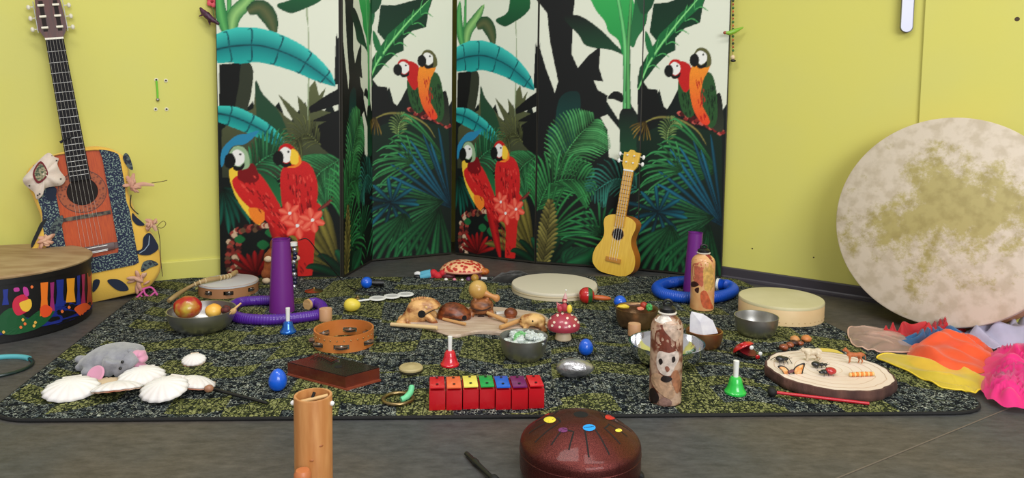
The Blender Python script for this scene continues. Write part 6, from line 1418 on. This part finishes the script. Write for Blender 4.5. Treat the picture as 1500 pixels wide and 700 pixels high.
# teal rimmed clear loop at the left edge
c = G(-8, 540, 0); m = mp(c.y)
ox = thing('clear_hoop', 'dark hoop with teal bands lying on the floor at the left edge', 'hoop', c)
H_ = [(math.cos(a*PI/32)*50*m, math.sin(a*PI/32)*50*m*.9, .0045) for a in range(64)]
part('hoop_wire', MB().tube(H_, .004, 8, closed=True), mat('dark_teal_tube', (16, 40, 38), .3), ox)
part('teal_band', MB().tube(H_[10:24], .0065, 10), mat('aqua_band', (90, 176, 186), .35), ox); part('teal_band', MB().tube(H_[42:55], .0065, 10), mat('mint_band', (90, 170, 140), .35), ox)
# ---------------------------------------------------------------- sheer scarves
def sheer(name, rgb, alpha, rough=.6):
    m_ = mat(name, rgb, rough, alpha=alpha, sheen=.3, rgb2=tuple(min(255, int(v*1.08+6)) for v in rgb), scale=12, trans=0, bump=.3, bscale=90); return m_
def scarf(pts, hmax, seed, rgb, alpha, label, freq=13, amp=.7, rings=26, hem=True, fdir=.6, dz=0):
    if seed in (2, 4): pts = [(x, y if y > 498 else 498+(y-498)*.25) for x, y in pts]
    P = cr([G(x, y, 0) for x, y in pts], 6, True); n = len(P); ce = sum(P, Vector())/n; base = Vector((ce.x, ce.y, 0)); vs = []
    for i in range(rings+1):
        s_ = i/rings
        for k, p_ in enumerate(P):
            q_ = (p_-ce)*s_; gx, gy = q_.x+ce.x, q_.y+ce.y; N1 = noise.noise(Vector((gx*6, gy*6, seed*2.7))); W = noise.noise(Vector((gx*9, gy*9, seed*4.1)))
            th_ = fdir+.5*N1; dd = gx*math.cos(th_)+gy*math.sin(th_)
            f1_ = (.5+.5*math.sin(dd*freq*5+W*2.6)); f2_ = (.5+.5*math.sin((gx*math.cos(fdir+1.1)+gy*math.sin(fdir+1.1))*freq*3.4+N1*7+seed)); f3_ = noise.noise(Vector((gx*34, gy*34, seed)))
            env = (1-s_**1.7)
            z = hmax*(env*(.26+amp*.5*N1+.30*f2_**1.3)+(.12+.88*env)*.46*f1_**1.1*(.4+.6*min(1, s_*3))+.05*f3_*env)+.004*f1_
            fl = .0105+dz if -1 else 0
            vs.append((q_.x, q_.y, max(fl, z+fl)))
    fs = [(i*n+k, (i+1)*n+k, (i+1)*n+(k+1) % n, i*n+(k+1) % n) for i in range(rings) for k in range(n)]
    o = thing('sheer_scarf', label, 'scarf', base); nm = 'sheer_'+label.split()[0].replace('-', '_')
    part('gauze', MB().add(vs, fs), sheer(nm, rgb, alpha), o, ang=180)
    if hem: part('hem', MB().tube([vs[rings*n+k] for k in range(n)], .0019, 6, closed=True), mat(nm+'_hem', tuple(min(255, int(v*1.05)) for v in rgb), .6), o)
    return o
scarf([(1243, 488), (1262, 484), (1290, 488), (1318, 494), (1338, 506), (1336, 522), (1310, 524), (1280, 520), (1256, 514), (1245, 504)], .022, 1, (206, 168, 148), .42, 'beige sheer scarf spilling toward the wood slice')
scarf([(1284, 496), (1300, 498), (1330, 500), (1352, 505), (1372, 500), (1384, 492), (1420, 484), (1412, 478), (1360, 480), (1320, 482), (1296, 484)], .085, 2, (196, 22, 30), .78, 'red sheer scarf heaped at the foot of the huge drum')
scarf([(1316, 508), (1336, 512), (1362, 506), (1400, 514), (1420, 506), (1412, 494), (1376, 488), (1352, 492), (1332, 500)], .036, 3, (24, 96, 150), .85, 'blue sheer scarf tucked between the red and orange ones')
scarf([(1398, 508), (1430, 514), (1470, 518), (1520, 522), (1560, 516), (1560, 496), (1520, 486), (1480, 482), (1440, 484), (1414, 492)], .085, 4, (188, 184, 210), .72, 'lilac-white sheer scarf piled on the right below the huge drum')
scarf([(1284, 530), (1300, 526), (1340, 532), (1390, 540), (1440, 548), (1452, 564), (1428, 582), (1408, 578), (1380, 574), (1352, 562), (1330, 552), (1306, 542)], .020, 5, (226, 196, 50), .66, 'yellow sheer scarf with a stitched hem, at the front of the pile')
scarf([(1330, 520), (1332, 540), (1360, 552), (1400, 556), (1440, 556), (1462, 540), (1452, 520), (1430, 508), (1400, 500), (1372, 498), (1352, 506)], .060, 6, (238, 78, 26), .80, 'orange sheer scarf bunched up in the middle of the pile', hem=False)
scarf([(1434, 560), (1440, 586), (1462, 600), (1490, 606), (1530, 604), (1570, 590), (1570, 540), (1530, 520), (1480, 516), (1446, 530)], .070, 7, (232, 20, 122), .80, 'pink tulle bunched at the right edge of the picture', freq=17, amp=.9, hem=False, fdir=1.2)
# ---------------------------------------------------------------- little things on the walls
def onwall(a, d, px, py, off=.001):
    n = Vector((d.y, -d.x, 0)); r = ray(px, py); o = Vector((0, 0, CAMH)); t = (a-o).dot(n)/r.dot(n); return o+r*t+n*off, n
def wallrot(n): return n.to_track_quat('Z', 'Y').to_euler()
for (x, y, lb) in ((229, 117, 'upper left of the four steel screw eyes on the left wall'), (243, 118, 'upper right of the four steel screw eyes on the left wall'), (228, 160, 'lower left of the four steel screw eyes on the left wall'), (244, 160, 'lower right of the four steel screw eyes on the left wall')):
    p, n = onwall(WL0, dl, x, y, .0003); o = thing('screw_eyelet', lb, 'eyelet', p, wallrot(n))
    part('collar', MB().lathe([(.0065, 0), (.0065, .0015), (.0035, .0022), (.0030, .001)], 20), mat('pale_collar', (226, 220, 190), .4), o); part('hole', MB().lathe([(.0034, .0012), (0, .0010)], 16), mat('hole_dark', (24, 16, 18)), o)
p, n = onwall(WL0, dl, 229, 118, .004); q, _ = onwall(WL0, dl, 231, 146, .004)
gc = thing('cord_pull', 'short bright green cord hanging on the left wall with a steel bead', 'cord', p); part('cord', MB().tube([(0, 0, 0), (q-p)*.5+Vector((.001, 0, 0)), q-p], .0032, 8), mat('lime_cord', (112, 200, 50), .6), gc); part('bead', MB().ball(q-p, .006), STEEL, gc)
for (x, y, lb) in ((1490, 28, 'dark screw hole high on the alcove wall at the right edge'),):
    p, n = onwall(o3, d3, x, y, .0004); solo('screw_hole', MB().lathe([(0, .0006), (.006, .0006), (.0066, 0)], 16), mat('hole_brown', (70, 50, 30)), lb, 'hole', p, wallrot(n))
for (x, y, lb) in ((1102, 364, 'tiny dark speck low on the right wall, near the screen'), (1192, 377, 'tiny dark speck low on the right wall, near the huge drum')):
    p, n = onwall(WR0, dr, x, y, .0004); solo('wall_chip', MB().lathe([(0, .0005), (.0028, .0005), (.003, 0)], 10), mat('hole_brown', (70, 50, 30)), lb, 'mark', p, wallrot(n))
# pale bar with a rounded end at the corner
p, n = onwall(WR0, dr, 1329, 40, .022); m = mp(p.y); w_ = 7.6*m
bar = thing('pale_bar', 'pale lilac flat bar with a rounded end hanging high in the right corner', 'bar', (p.x, p.y, p.z)); bar.rotation_euler = (0, 0, math.atan2(-.5, .85)*.35)
pr = [(math.cos(a*PI/16)*w_, math.sin(a*PI/16)*w_) for a in range(-16, 1)]+[(w_, .6), (-w_, .6)]
part('bar_face', MB().prism(pr, 0, .006, T=Matrix.Rotation(PI/2, 4, 'X')), mat('pale_lilac_enamel', (200, 202, 226), .3), bar); 
part('dark_backing', MB().prism([(x*1.14+.002, y*1.02-.0015) for x, y in pr], -.006, -.0005, T=Matrix.Rotation(PI/2, 4, 'X')), mat('grey_backing', (96, 96, 104), .5), bar)
# lizard-like dark figure and pink flower beside the left screen
c = atY(307, 26, 2.62); lz = thing('dark_dragon', 'dark purple lizard ornament climbing beside the left screen', 'ornament', c)
def V(x, y, dy=0): q = atY(x, y, c.y+dy); return q-c
mb = MB().tube([V(293, 11), V(297, 17), V(303, 22), V(309, 28), V(316, 32), V(321, 35.5)], [.0035, .009, .0125, .011, .007, .005], 10)
mb.tube([V(296, 22), V(291, 24)], [.004, .002], 6).tube([V(306, 30), V(308, 37)], [.005, .002], 6).tube([V(297, 17), V(301, 15)], [.004, .002], 6)
organic('body', mb, mat('dark_plum', (48, 20, 40), .45, rgb2=(88, 40, 72), scale=90), lz, .0018, smooth=2)
c = atY(311, 2, 2.64); ff = thing('pink_flower', 'small pink cloth flower on a thin stem above the dark lizard', 'flower', c)
for k in range(5): a = k*2*PI/5; part('petal', MB().ball((math.cos(a)*.012, 0, math.sin(a)*.012), .010, .004, .010, 12, 8), mat('coral_petal', (226, 90, 100), .6), ff)
part('centre', MB().ball((0, -.003, 0), .005), mat('flower_heart', (170, 30, 50), .6), ff); part('stem', MB().tube([(0, 0, -.01), (.004, 0, -.05), (.016, .0, -.085)], .0016, 6), mat('flower_stem', (90, 120, 50), .6), ff)
# hanging bead string with a little lizard at the right screen edge
Yh = 2.71; c = atY(1074, -60, Yh); bs_ = thing('hanging_beads', 'string of red and green beads hanging by the right edge of the screen', 'beads', c)
e_ = atY(1073.5, 88, Yh)-c; part('thread', MB().tube([(0, 0, .5), (0, 0, 0), e_], .0009, 6), mat('red_thread', (150, 50, 30), .7), bs_)
for k in range(26):
    y = -56+k*5.2; q = atY(1073.8, y, Yh)-c; col_ = ((170, 60, 34), (60, 110, 50), (196, 80, 40), (40, 60, 30))[k % 4]
    part('bead', MB().ball(q, .0048 if k % 2 else .0036, n=10, m=8), mat('bead_%s' % ('rust', 'green', 'orange', 'dark')[k % 4], col_, .35), bs_)
q = atY(1073.5, 84, Yh)-c; part('bell_bead', MB().ball(q, .008, .008, .009), mat('cream_bead', (226, 200, 160), .3), bs_); q = atY(1074, 89, Yh)-c; part('dark_bead', MB().ball(q, .010, .008, .005), BLKP, bs_)
c = atY(1074, 46, Yh-.012); gl = thing('green_bird', 'small lime green wooden bird clipped on the bead string', 'ornament', c)
mb = MB().tube([V(1061, 48, 0), V(1068, 48.5), V(1075, 46), V(1082, 43), V(1089, 40)], [.004, .008, .009, .006, .0025], 10); organic('body', mb, mat('lime_enamel', (130, 180, 50), .4), gl, .0018, smooth=2)
part('beak', MB().ball(V(1062, 48), .007, .005, .006), mat('rust_beak', (150, 66, 40), .4), gl)
